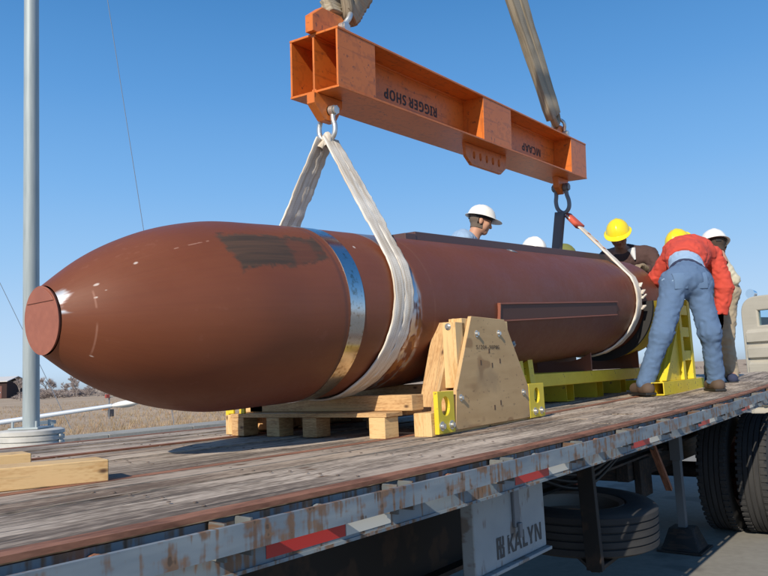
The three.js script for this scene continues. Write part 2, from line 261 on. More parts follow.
// marker in the field
{
  const p = V(19.8, GY, -30), o = thing('utility_marker', 'small post with a dark box and pale globe out in the dry field', 'marker post', p.toArray());
  mesh('post', rod(V(0, 0, 0), V(0, 1.05, 0), .035), M.dullSteel, o); mesh('meter_box', bx(-.02, .2, .1, .45, -.1, .1, .01), std({ color: C(.06, .06, .07) }), o);
  const g = flat(new THREE.SphereGeometry(.14, 20, 14)); g.translate(.2, 1.18, .1); mesh('globe', g, std({ color: C(.66, .68, .62), roughness: .3 }), o); mesh('arm', rod(V(0, 1.0, 0), V(.2, 1.08, .1), .02), M.dullSteel, o);
  mesh('warning_board', bx(-.36, -.06, .42, .62, -.02, .02, .005), std({ color: C(.62, .30, .12) }), o); mesh('red_cap', bx(-.2, 0, 1.0, 1.18, -.07, .07, .02), std({ color: C(.28, .06, .05) }), o);
}
// thin cables against the sky
{
  const km = std({ color: C(.16, .20, .26), roughness: .6 });
  const c1 = mesh('guy_cable', rod(V(12.4, 18, -19.2), V(15.2, -1.06, -18.5), .012, .012, 6), km); tag(c1, 'thin dark cable running down the sky above the nose of the bomb', 'cable');
  const c2 = mesh('guy_cable', rod(V(10.6, 6.6, -23.9), V(13.25, -1.06, -21.6), .011, .011, 6), km); tag(c2, 'thin slanting cable at the left edge beside the light pole', 'cable');
}

// ------------------------------------------------------------------ flatbed trailer
const trailer = thing('flatbed_trailer', 'weathered blue flatbed trailer with grey plank deck and rusty edge rails', 'trailer');
{
  const X0 = -2.6, X1 = 9.3; seed = 4242;
  const bands = [[.527, 1.195], [-.473, .473], [-1.195, -.527]];
  for (const [z0, z1] of bands) {
    const n = Math.round((z1 - z0) / .135), w = (z1 - z0) / n;
    for (let i = 0; i < n; i++) {
      let x = X0 + rr(-.0, 0);
      const cuts = [rr(3.2, 5.6), X1]; let a = X0;
      for (const c of cuts) { const y = rr(-.004, .003), g = bend(longBox(a + .002, c - .002, -.035 + y, y, z0 + i * w + .003, z0 + (i + 1) * w - .003, 20)); mesh('plank', g, M.plank[Math.floor(rnd() * 4)], trailer); a = c; }
    }
  }
  { const l = []; for (let i = 0; i < 24; i++) { const x = X0 + .15 + i * .5; for (const [z0, z1] of bands) { const n = Math.round((z1 - z0) / .135), w = (z1 - z0) / n; for (let k = 0; k < n; k++) for (const o of [.28, .72]) { const g = new THREE.CylinderGeometry(.0045, .0055, .002, 8); g.translate(x + rr(-.02, .02), .0025 + dk(x), z0 + (k + o + rr(-.05, .05)) * w); l.push(flat(g)); } } }
    const b = mesh('deck_bolts', merge(l), std({ color: C(.13, .095, .075), roughness: .8 }), trailer); b.userData.kind = 'stuff'; }
  for (const z of [.5, -.5]) mesh('deck_strip', bend(longBox(X0, X1, -.035, .003, z - .023, z + .023)), M.rust, trailer);
  for (const s of [1, -1]) {
    const zz = (a, b) => s > 0 ? [a, b] : [-b, -a];
    mesh('edge_angle', bend(longBox(X0, X1, -.008, .003, ...zz(1.205, 1.258))), M.rust, trailer);
    mesh('side_rail', bend(merge([longBox(X0, X1, -.128, -.015, ...zz(1.236, 1.246)), longBox(X0, X1, -.136, -.128, ...zz(1.17, 1.252))])), M.sideBlue, trailer);
    mesh('rub_rail', bend(longBox(X0, X1, -.072, -.017, ...zz(1.304, 1.317), 30)), M.railBlue, trailer);
    for (let i = 0; i < 20; i++) {
      const x = -2.42 + i * .571;
      mesh('stake_pocket', bend(merge([ubx('y', x - .032, x + .032, -.088, -.012, ...zz(1.247, 1.2525), .001), ubx('y', x - .038, x - .031, -.088, -.012, ...zz(1.2535, 1.3035), .001), ubx('y', x + .031, x + .038, -.088, -.012, ...zz(1.2535, 1.3035), .001)])), M.pocket, trailer);
      if (s > 0) { const g = rod(V(x + .285, -.045, 1.247), V(x + .285, -.045, 1.3035), .02, .02, 14); mesh('spool', bend(g), i % 2 ? M.rust : M.sideBlue, trailer); }
    }
  }
  // reflective tape: red and white pieces on the side rail
  for (let i = -1; i < 6; i++) {
    const x = 1.13 + i * 1.16; if (x + .45 > 9) continue;
    mesh('reflective_tape', bend(longBox(x, x + .265, -.120, -.066, 1.2466, 1.2476, 2)), M.tapeRed, trailer);
    mesh('reflective_tape', bend(longBox(x + .268, x + .45, -.120, -.066, 1.2466, 1.2476, 2)), M.tapeWhite, trailer);
  }
  // underframe
  for (const z of [.5, -.5]) mesh('frame_beam', bend(merge([longBox(X0, X1, -.052, -.037, z - .07, z + .07), longBox(X0, 3.3, -.62, -.052, z - .008, z + .008), longBox(X0, 3.3, -.64, -.62, z - .07, z + .07), longBox(3.3, X1, -.43, -.052, z - .008, z + .008), longBox(3.3, X1, -.445, -.43, z - .07, z + .07)])), M.frameDark, trailer);  // webs made deeper to block the bright ground beyond
  for (let i = 0; i < 24; i++) { const x = X0 + .15 + i * .5; mesh('cross_member', bend(merge([bx(x - .004, x + .004, -.13, -.05, .58, 1.235, .001), bx(x - .03, x + .03, -.05, -.037, .58, 1.235, .001), bx(x - .004, x + .004, -.13, -.05, -1.235, -.58, .001), bx(x - .004, x + .004, -.15, -.05, -.49, .49, .001)])), M.frameDark, trailer); }
  // tool box with the maker's name
  const boxM = std({ map: (() => { const t = tex(512, 256, (u, v) => { const a = fbm(u, v, 5, 4, 5, 881), b = fbm(u, v, 30, 8, 3, 883); let c = lerp3([.25, .285, .315], [.36, .39, .41], a); return lerp3(c, [.16, .11, .08], smooth(.62, .74, b * .6 + a * .4) * .7); }); t.repeat.set(1.4, 2); return t; })(), roughness: .55 });
  const tb = mesh('name_panel', ubx('x', 2.40, 3.0, -.49, -.137, .94, 1.0, .008), boxM, trailer);
  mesh('lip', ubx('x', 2.39, 3.01, -.505, -.491, .94, 1.02, .003), boxM, tb); mesh('latch', merge([bx(2.70, 2.745, -.36, -.2, 1.001, 1.016, .004), bx(2.71, 2.735, -.4, -.34, 1.016, 1.03, .004)]), M.dullSteel, tb);
  const cv = document.createElement('canvas'); cv.width = 512; cv.height = 128; const c2 = cv.getContext('2d'); c2.clearRect(0, 0, 512, 128); c2.fillStyle = '#fff';
  for (const [x, y, w, h] of [[14, 14, 18, 100], [42, 14, 18, 100], [70, 14, 18, 100], [14, 52, 74, 18], [32, 14, 10, 16], [60, 98, 10, 16]]) c2.fillRect(x, y, w, h);
  c2.font = 'bold 122px sans-serif'; c2.fillText('KALYN', 112, 110, 396);
  const px = new Uint8Array(512 * 128 * 4), dd = c2.getImageData(0, 0, 512, 128).data; for (let i = 0; i < 512 * 128; i++) { const a = dd[i * 4 + 3] / 255, w = fbm((i % 512) / 512, Math.floor(i / 512) / 128, 24, 8, 4, 91); px[i * 4] = px[i * 4 + 1] = px[i * 4 + 2] = Math.round(255 * a * smooth(.22, .40, w + .06)); px[i * 4 + 3] = 255; }
  const at = new THREE.DataTexture(px, 512, 128); at.flipY = true; at.magFilter = THREE.LinearFilter; at.needsUpdate = true;
  const pl = new THREE.PlaneGeometry(.42, .105); pl.translate(2.76, -.415, 1.0015); mesh('lettering', pl, std({ color: C(.045, .05, .055), alphaMap: at, transparent: true, roughness: .55 }), tb);
  { const g = flat(new THREE.CapsuleGeometry(.13, .7, 6, 18)); g.rotateZ(Math.PI / 2); g.translate(5.1, -.38, .25); mesh('added_air_tank', g, M.frameDark, trailer); }  // unseen tank, added to block bright ground under the deck
  mesh('added_subframe', merge([bx(5.6, 8.2, -.62, -.446, .34, .44, .01), bx(5.6, 8.2, -.62, -.446, -.44, -.34, .01), bx(5.62, 5.72, -.62, -.446, -.339, .339, .01), bx(6.3, 6.4, -.60, -.46, -.339, .339, .01)]), M.frameDark, trailer);  // unseen dark boxes, added to keep the space below the deck dark
  mesh('hanger', bx(5.7, 5.95, -.75, -.46, .442, .50, .01), M.frameDark, trailer); mesh('hanger', bx(8.0, 8.25, -.75, -.46, .442, .50, .01), M.frameDark, trailer);
  for (let k = 0; k < 3; k++) mesh('air_hose', tube([V(3.35, -.2, .60), V(4.2, -.36 - k * .04, .66), V(5.2, -.28, .64), V(5.9, -.42, .60)], .011, 30, 6), M.black, trailer);
  // landing gear
  for (const z of [.66, -.66]) {
    const lg = new THREE.Group(); lg.name = 'landing_gear'; lg.position.set(6.1, 0, z); trailer.add(lg);
    mesh('leg', merge([ubx('y', -.042, .042, -.5, -.05, -.042, .042), ubx('y', -.03, .03, -1.08, -.5, -.03, .03)]), std({ color: C(.12, .13, .14), roughness: .6 }), lg);
    const ft = flat(new THREE.CylinderGeometry(.12, .20, .16, 4)); ft.rotateY(Math.PI / 4); ft.translate(0, -1.10, 0); mesh('sand_shoe', ft, M.frameDark, lg); mesh('shoe_plate', bx(-.17, .17, GY + .006, -1.176, -.17, .17, .004), M.frameDark, lg);
    mesh('brace', bar(V(-.5, -.25, -.05), V(-.1, -.72, -.05), .05, .03), M.rust, lg);
  }
  mesh('gear_shaft', rod(V(6.1, -.4, -.6), V(6.1, -.4, .6), .03), M.frameDark, trailer);
  // cradle straps of the spare wheel carrier
  mesh('spare_carrier', merge([bar(V(3.42, -.1, 1.02), V(3.46, -.70, 1.02), .035, .08, V(0, 0, 1)), bar(V(3.46, -.70, 1.02), V(4.35, -.715, .95), .04, .02), bar(V(4.3, -.1, .35), V(4.35, -.715, .35), .04, .06, V(0, 0, 1)), bar(V(3.46, -.70, 1.02), V(4.35, -.72, .35), .04, .02), bar(V(3.5, -.1, .4), V(3.5, -.7, .4), .04, .06, V(0, 0, 1))]), M.frameDark, trailer);
}
// tyres
function tyreGeo(R, w, ribs) {
  const pr = [], hw = w / 2, ri = R * .58;
  pr.push([ri, -hw * .72], [ri + .02, -hw * .9], [R * .78, -hw], [R * .93, -hw * .96], [R * .975, -hw * .86]);
  for (let k = 0; k < ribs; k++) { const a = -hw * .84 + k * (hw * 1.68 / ribs), b = a + hw * 1.68 / ribs; pr.push([R * .998, a + .003], [R * .998, b - .008]); if (k < ribs - 1) pr.push([R * .972, b - .006], [R * .972, b]); }
  pr.push([R * .975, hw * .86], [R * .93, hw * .96], [R * .78, hw], [ri + .02, hw * .9], [ri, hw * .72]);
  const g = flat(new THREE.LatheGeometry(pr.map(([x, y]) => new THREE.Vector2(x, y)), 72)); g.rotateX(Math.PI / 2); return crease(g, .5);   // axis along z
}
function lugs(R, w, n) { const l = []; for (let i = 0; i < n; i++) for (const s of [-1, 1]) { const g = bx(-.014, .014, -.009, .006, s > 0 ? w * .27 : -w * .47, s > 0 ? w * .47 : -w * .27, .002); g.translate(0, R, 0); g.rotateZ((i + (s > 0 ? .5 : 0)) / n * Math.PI * 2); l.push(g); } return merge(l); }
function rimGeo(R, w) { return crease(flat(new THREE.LatheGeometry([[.05, w * .18], [.12, w * .18], [R * .32, w * .05], [R * .5, w * .1], [R * .54, w * .38], [R * .6, w * .44], [R * .6, -w * .4], [R * .5, -w * .36]].map(([x, y]) => new THREE.Vector2(x, y)), 48)).rotateX(Math.PI / 2), .5); }
{
  const R = .5;
  const wheelAt = (z, out) => { const g = new THREE.Group(); g.name = 'wheel'; g.position.set(7.05, GY + R + .002, z); if (!out) g.rotation.y = Math.PI; trailer.add(g); mesh('tyre', merge([tyreGeo(R, .25, 5), lugs(R, .25, 54)]), M.rubber, g); mesh('rim', rimGeo(R, .25), std({ color: C(.42, .16, .12), metalness: .2, roughness: .5 }), g); mesh('hub', rod(V(0, 0, .0), V(0, 0, .1), .08, .06, 16), M.dullSteel, g); };
  wheelAt(1.10, true); wheelAt(.79, false); wheelAt(-1.10, false); wheelAt(-.79, true);
  mesh('axle', rod(V(7.05, GY + R, -.95), V(7.05, GY + R, .95), .07), M.frameDark, trailer);
}
{
  const t = thing('spare_tyre', 'worn spare tyre lying flat in the carrier beneath the trailer deck', 'tyre', [3.92, -.56, .73]);
  mesh('tyre', tyreGeo(.44, .23, 5), M.rubber, t); mesh('rim', rimGeo(.44, .23), std({ color: C(.28, .22, .18), metalness: .3, roughness: .6 }), t);
  t.rotation.set(-Math.PI / 2 + .05, 0, 0); t.rotation.order = 'YXZ';
}
// tractor turned towards the camera side
{
  const yaw = -21 * D2R, o = thing('parked_truck', 'old pale truck with ribbed cab back and rounded corner parked beyond the trailer deck', 'truck', [7.2, GY, .06]); o.rotation.y = yaw;
  const R = .5;
  for (const z of [-.42, .42]) mesh('chassis_rail', bx(2.9, 6.4, .46, .68, z - .04, z + .04, .005), M.frameDark, o);
  mesh('fuel_tank', (() => { const g = flat(new THREE.CapsuleGeometry(.27, .8, 6, 20)); g.rotateZ(Math.PI / 2); g.translate(4.2, .5, .85); return g; })(), M.silver, o);
  const cabM = std({ map: (() => { const t = tex(256, 256, (u, v) => { const a = fbm(u, v, 5, 5, 5, 701), b = fbm(u, v, 4, 40, 3, 703); return lerp3([.36, .33, .27], [.50, .465, .39], a * .7 + b * .3); }); return t; })(), roughness: .5 });
  const cx = 3.6, W = 1.12, H0 = .55, H1 = 2.30, r = .22;
  const rrect = (w, y0, y1, r) => { const s = new THREE.Shape(); s.moveTo(-w, y0); s.lineTo(w, y0); s.lineTo(w, y1 - r); s.quadraticCurveTo(w, y1, w - r, y1); s.lineTo(-w + r, y1); s.quadraticCurveTo(-w, y1, -w, y1 - r); s.closePath(); return s; };
  const sh = rrect(W, H0, H1, r); const hole = new THREE.Path(); hole.moveTo(-.92, 1.9); hole.lineTo(-.92, 2.14); hole.lineTo(.92, 2.14); hole.lineTo(.92, 1.9); hole.closePath(); sh.holes.push(hole);
  const back = flat(new THREE.ExtrudeGeometry(sh, { depth: .05, bevelEnabled: true, bevelSize: .02, bevelThickness: .02, bevelSegments: 3, curveSegments: 10 })); back.rotateY(-Math.PI / 2); back.translate(cx, 0, 0);
  mesh('cab_back', uvm(back, 'z'), cabM, o);
  for (let k = 0; k < 6; k++) { const y = .62 + k * .212; const g = prism([[0, 0], [-.045, .025], [-.045, .145], [0, .19]], -W + .05, W - .05, [], .006); g.translate(cx - .07, y, 0); mesh('rib', uvm(g, 'z'), cabM, o); }
  mesh('rear_window', bx(cx - .04, cx - .03, 1.89, 2.15, -.93, .93, .002), new THREE.MeshPhysicalMaterial({ color: C(.75, .88, .95), roughness: .04, transmission: 1, thickness: 0 }), o);
  mesh('cab_side', merge([bx(cx + .02, cx + 1.7, H0, H1 - .25, W - .03, W + .01, .01), bx(cx + .02, cx + 1.7, H0, H1 - .25, -W - .01, -W + .03, .01)]), cabM, o); mesh('cab_roof', bx(cx + .02, cx + 1.6, H1 - .05, H1 + .01, -W + .18, W - .18, .02), cabM, o); mesh('cab_floor', bx(cx, cx + 1.7, H0 - .03, H0 + .03, -W, W, .01), cabM, o);
  mesh('bonnet', bx(cx + 1.68, cx + 3.1, .6, 1.65, -.75, .75, .08), cabM, o); mesh('windscreen_frame', merge([bx(cx + 1.58, cx + 1.66, 1.6, H1, -W + .05, -W + .13, .01), bx(cx + 1.58, cx + 1.66, 1.6, H1, W - .13, W - .05, .01)]), cabM, o);
  for (const xw of [.5, 2.4]) for (const z of [-1, 1]) { const g = new THREE.Group(); g.name = 'wheel'; g.position.set(cx + xw, R + .002, z * .95); if (z < 0) g.rotation.y = Math.PI; o.add(g); mesh('tyre', tyreGeo(R, .25, 5), M.rubber, g); mesh('rim', rimGeo(R, .25), M.silver, g); }
  const lamp = mesh('work_lamp', merge([rod(V(cx - .06, 2.36, -.98), V(cx + .04, 2.36, -.98), .065, .045, 20), rod(V(cx, 2.24, -.93), V(cx, 2.32, -.95), .02, .02, 8)]), M.chrome, o);
  mesh('hose_coupling', merge([bx(cx - .2, cx - .12, .98, 1.12, -.86, -.70, .01), rod(V(cx - .2, 1.08, -.8), V(cx - .3, 1.0, -.75), .03)]), M.black, o);
}

// ------------------------------------------------------------------ the bomb
const basis = (o, d, u) => { const x = d.clone().normalize(), z = x.clone().cross(u).normalize(), y = z.clone().cross(x); o.quaternion.setFromRotationMatrix(new THREE.Matrix4().makeBasis(x, y, z)); };
const bN = V(1.2156, .515, .0932), bD = V(1, .05685, .00944).normalize();
const R0 = .4, SEND = 5.32;
const ctl = [0, .15, .35, .6, .9, 1.2, 5.28], rad = [.1172, .2234, .3176, .3800, .3962, .4, .4];
const slope = ctl.map((_, i) => i === 0 ? (rad[1] - rad[0]) / .15 * 1.05 : i >= 5 ? 0 : ((rad[i + 1] - rad[i]) / (ctl[i + 1] - ctl[i]) * (ctl[i] - ctl[i - 1]) + (rad[i] - rad[i - 1]) / (ctl[i] - ctl[i - 1]) * (ctl[i + 1] - ctl[i])) / (ctl[i + 1] - ctl[i - 1]));
function radius(s) { if (s >= 1.2) return R0; let i = 0; while (s > ctl[i + 1]) i++; const h = ctl[i + 1] - ctl[i], t = (s - ctl[i]) / h, a = t * t, b = a * t; return (2 * b - 3 * a + 1) * rad[i] + (b - 2 * a + t) * h * slope[i] + (-2 * b + 3 * a) * rad[i + 1] + (b - a) * h * slope[i + 1]; }
const bomb = thing('bomb_casing', 'huge reddish brown bomb casing with a blunt nose slung above the trailer', 'bomb', bN.toArray());
basis(bomb, bD, V(0, 1, 0));
{
  const TW = 2048, TH = 1024, L = 5.4;
  const cov = new Float32Array(TW * TH);                             // how much bare metal shows
  const feat = (u, v) => {
    const s = u * L, th = ((v * 360 + 180) % 360) - 180, a = fbm(u, v, 40, 20, 5, 801), b = fbm(u, v, 10, 6, 5, 803), f = fbm(u, v, 300, 160, 2, 807), st = fbm(u, v, 24, 240, 3, 811);
    let c = lerp3([.148, .043, .0185], [.205, .064, .029], clamp(b * 1.5 - .25)); c = lerp3(c, [.12, .035, .018], clamp(st * 1.2 - .45) * .25); c = lerp3(c, [.33, .14, .10], smooth(.68, .78, a * .6 + f * .4) * .12);
    if (s > 1.65) c = lerp3(c, [.135, .044, .026], .45);
    let metal = 0, rough = .50 + .2 * (a - .5) + .1 * (f - .5);
    // worn dark patch on the nose
    const e1 = .01 + .05 * (a - .5), lo = mix(21, 30, (s - .56) / .5), hi = 51 + 20 * (a - .5) * .3, lef = .55 + (50 - th) * .0012;
    const wob = (a - .5) * 12 + (f - .5) * 6;
    const pin = smooth(lef - .012, lef + .012, s + wob * .004) * (1 - smooth(1.055, 1.08, s + wob * .003)) * smooth(lo - 2, lo + 2, th + wob) * (1 - smooth(hi - 2, hi + 2, th + wob));
    if (pin > 0) { c = lerp3(c, lerp3(lerp3([.045, .034, .026], [.10, .056, .036], clamp(st * 1.6 - .4)), [.15, .045, .025], smooth(.60, .70, a * .6 + b * .4) * .6), pin * .95); rough = mix(rough, .7, pin); }
    const blk = smooth(1.07, 1.09, s) * (1 - smooth(1.095, 1.1, s)) * .5; c = lerp3(c, [.08, .04, .03], blk);
    // thin scuffs and chips
    const dash = smooth(.34, .36, s) * (1 - smooth(.52, .54, s)) * (1 - smooth(.2, .55, Math.abs(th - 45 - (s - .35) * 10 - (a - .5) * 2))) * smooth(.42, .55, f); c = lerp3(c, [.45, .26, .2], dash * .6);
    const spot = (ss, tt, r) => 1 - smooth(r * .5, r, Math.hypot((s - ss), (th - tt) * .006) + (f - .5) * .006);
    for (const [ss, tt, r] of [[.23, 41.5, .009], [.1, 33, .010], [.12, 24, .005], [.09, 19, .006], [.09, -46, .007], [1.3, 44, .010]]) { const k = spot(ss, tt, r); if (k > 0) { c = lerp3(c, [.6, .52, .48], k * .8); } }
    const ring = (1 - smooth(.0015, .004, Math.abs(s - .087))) * smooth(-50, -44, th) * (1 - smooth(24, 30, th)) * smooth(.36, .5, a); c = lerp3(c, [.42, .22, .16], ring * .4);
    // bare steel where paint has been knocked off the nose and behind the sling
    const nose = (1 - smooth(.018, .036, s + (a - .5) * .10 + (25 - th) * .0006)) * smooth(0, 12, th + (a - .5) * 30) * (1 - smooth(44, 54, th + (a - .5) * 20)); metal = Math.max(metal, nose);
    const bandc = smooth(1.50, 1.53, s + (a - .5) * .03) * (1 - smooth(1.615, 1.65, s + (a - .5) * .05)); const scr = smooth(.38, .52, fbm(u, v, 200, 40, 3, 821) * .55 + a * .45 + (th > 20 ? .08 : -.02) - (th < -30 ? .1 : 0));
    metal = Math.max(metal, bandc * scr * .92);
    if (bandc > 0) { const rustK = bandc * (1 - scr) * smooth(8, -20, th) * (1 - smooth(-55, -70, -th - 110)); c = lerp3(c, [.36, .15, .045], bandc * smooth(5, -20, th) * smooth(.45, .55, fbm(u, v, 120, 60, 3, 829)) * .9); }
    const bk = (1 - smooth(.006, .012, Math.abs(s - 4.5))) * .35 + (1 - smooth(.004, .01, Math.abs(s - 1.75 - .0))) * .12; c = lerp3(c, [.34, .19, .13], bk * smooth(.4, .6, a));
    // darker mottling towards the belly
    const bellyK = smooth(-25, -80, th) * .35 * clamp(a * 1.4 - .2); c = lerp3(c, [.10, .04, .03], th < 90 && th > -170 ? bellyK : 0);
    return [c, metal, rough];
  };
  const n = TW * TH, col = new Uint8Array(n * 4), mr = new Uint8Array(n * 4), fw = new Uint8Array(n * 4);
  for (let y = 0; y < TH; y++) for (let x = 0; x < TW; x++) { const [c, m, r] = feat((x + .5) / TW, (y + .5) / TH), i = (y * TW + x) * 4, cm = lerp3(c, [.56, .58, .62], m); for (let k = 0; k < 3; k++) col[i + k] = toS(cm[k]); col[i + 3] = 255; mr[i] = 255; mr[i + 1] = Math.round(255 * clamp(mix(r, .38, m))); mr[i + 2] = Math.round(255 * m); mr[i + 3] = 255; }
  const mk = (d, s) => { const t = new THREE.DataTexture(d, TW, TH); t.wrapS = THREE.ClampToEdgeWrapping; t.wrapT = THREE.RepeatWrapping; t.magFilter = THREE.LinearFilter; if (s) t.colorSpace = THREE.SRGBColorSpace; t.needsUpdate = true; return t; };
  const tc = mk(col, true), tm = mk(mr, false);
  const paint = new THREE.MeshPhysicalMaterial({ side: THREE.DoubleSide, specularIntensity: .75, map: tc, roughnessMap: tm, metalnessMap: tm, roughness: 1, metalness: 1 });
  const S = []; for (let i = 0; i <= 60; i++) S.push(1.2 * (i / 60) ** 1.25); for (let i = 1; i <= 40; i++) S.push(1.2 + i / 40 * (SEND - 1.2)); const NT = 144;
  const pos = [], uv = [], idx = [];
  for (let i = 0; i < S.length; i++) for (let k = 0; k <= NT; k++) { const a = k / NT * Math.PI * 2, r = radius(S[i]) - (i === S.length - 1 ? .01 : 0); pos.push(S[i], r * Math.sin(a), r * Math.cos(a)); uv.push(S[i] / L, k / NT); }
  for (let i = 0; i < S.length - 1; i++) for (let k = 0; k < NT; k++) { const a = i * (NT + 1) + k, b = a + NT + 1; idx.push(a, a + 1, b, b, a + 1, b + 1); }
  const g = new THREE.BufferGeometry(); g.setAttribute('position', new THREE.Float32BufferAttribute(pos, 3)); g.setAttribute('uv', new THREE.Float32BufferAttribute(uv, 2)); g.setIndex(idx); g.computeVertexNormals();
  const nn = g.attributes.normal; for (let i = 0; i < S.length; i++) { const a = i * (NT + 1), b = a + NT; const v = V(nn.getX(a) + nn.getX(b), nn.getY(a) + nn.getY(b), nn.getZ(a) + nn.getZ(b)).normalize(); nn.setXYZ(a, v.x, v.y, v.z); nn.setXYZ(b, v.x, v.y, v.z); }
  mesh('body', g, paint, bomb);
  const primer = std({ map: (() => { const t = tex(256, 256, (u, v) => { const a = fbm(u, v, 6, 6, 5, 851); return lerp3([.25, .082, .05], [.33, .115, .07], a); }); t.repeat.set(2, 2); return t; })(), roughness: .5 });
  const cap = mesh('nose_cap', crease(flat(new THREE.CylinderGeometry(.1165, .1105, .012, 64)), .5).rotateZ(Math.PI / 2), primer, bomb); cap.position.x = -.004;
  const seg = []; for (let i = 0; i <= 24; i++) { const a = (34 + (146 - 34) * i / 24) * D2R; seg.push([Math.cos(a) * .1085, Math.sin(a) * .1085]); }
  const sg = prism(seg, 0, .004, [], .001); sg.rotateY(-Math.PI / 2); sg.translate(-.0095, 0, 0); mesh('face_plate', sg, primer, bomb);
  const endg = flat(new THREE.CircleGeometry(R0 - .01, 64)); endg.rotateY(Math.PI / 2); endg.translate(SEND, 0, 0); mesh('rear_face', endg, primer, bomb);
  mesh('tail_flange', crease(flat(new THREE.LatheGeometry([[.2, 0], [.33, 0], [.33, .06], [.2, .06]].map(([x, y]) => new THREE.Vector2(x, y)), 64)).rotateZ(-Math.PI / 2), .5).translate(SEND, 0, 0), primer, bomb);
  // polished steel band (slightly tilted, as strapped on)
  const steel = std({ map: (() => { const t = tex(512, 64, (u, v) => { const a = fbm(u, v, 80, 8, 4, 861), b = fbm(u, v, 14, 6, 4, 863); return lerp3([.58, .58, .57], [.34, .28, .22], smooth(.52, .75, a * .5 + b * .5)); }); return t; })(), metalness: 1, roughness: .2 });
  const bg = []; { const p = [], u2 = [], id = []; for (let k = 0; k <= 144; k++) { const a = k / 144 * Math.PI * 2, o = .025 * Math.sin(a); for (const [s, r] of [[1.113 + o, R0 - .002], [1.113 + o, R0 + .0022], [1.208 + o, R0 + .0022], [1.208 + o, R0 - .002]]) { p.push(s, r * Math.sin(a), r * Math.cos(a)); u2.push(k / 144 * 3, (s - 1.1) * 8); } } for (let k = 0; k < 144; k++) for (let j = 0; j < 3; j++) { const a = k * 4 + j, b = a + 4; id.push(a, a + 1, b, b, a + 1, b + 1); } const gg = new THREE.BufferGeometry(); gg.setAttribute('position', new THREE.Float32BufferAttribute(p, 3)); gg.setAttribute('uv', new THREE.Float32BufferAttribute(u2, 2)); gg.setIndex(id); gg.computeVertexNormals(); mesh('steel_band', crease(flat(gg), .6), steel, bomb); }
  // lug channels: one along the near side, one along the top
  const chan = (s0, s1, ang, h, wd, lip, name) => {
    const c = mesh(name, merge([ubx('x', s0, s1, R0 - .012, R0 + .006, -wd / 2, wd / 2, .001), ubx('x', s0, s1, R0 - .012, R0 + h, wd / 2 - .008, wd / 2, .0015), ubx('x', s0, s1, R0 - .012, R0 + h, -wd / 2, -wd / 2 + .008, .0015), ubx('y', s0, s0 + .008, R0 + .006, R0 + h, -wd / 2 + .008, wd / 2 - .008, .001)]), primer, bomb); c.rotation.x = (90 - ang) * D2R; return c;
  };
  { const c = chan(2.37, 4.17, -7, .016, .105, 0, 'side_channel'); mesh('shade_painted_floor', ubx('x', 2.379, 4.169, R0 + .0065, R0 + .010, -.044, .044, .001), std({ color: C(.095, .040, .029), roughness: .6 }), c); }  // floor strip coloured darker to stand for shade inside the channel
  const top = mesh('top_rail', merge([ubx('x', 2.1, 5.05, R0 - .01, R0 + .045, -.055, .055, .004), ubx('x', 2.0, 2.1, R0 - .01, R0 + .03, -.06, .06, .004)]), std({ color: C(.095, .05, .048), roughness: .5 }), bomb); top.rotation.x = (90 - 88) * D2R;
  mesh('lug_bolt', bolt(V(2.64, R0 * Math.sin(-36 * D2R), R0 * Math.cos(-36 * D2R)), V(0, Math.sin(-36 * D2R), Math.cos(-36 * D2R)), .014, .014), M.galv, bomb);
  mesh('lug_bolt', bolt(V(3.05, R0 * Math.sin(66 * D2R), R0 * Math.cos(66 * D2R)), V(0, Math.sin(66 * D2R), Math.cos(66 * D2R)), .025, .004), M.dullSteel, bomb);
}
const bE2 = V(0, 1, 0).addScaledVector(bD, -bD.y).normalize(), bE1 = bD.clone().cross(bE2);
const onBomb = (s, deg, r = R0) => bN.clone().addScaledVector(bD, s).addScaledVector(bE1, r * Math.cos(deg * D2R)).addScaledVector(bE2, r * Math.sin(deg * D2R));

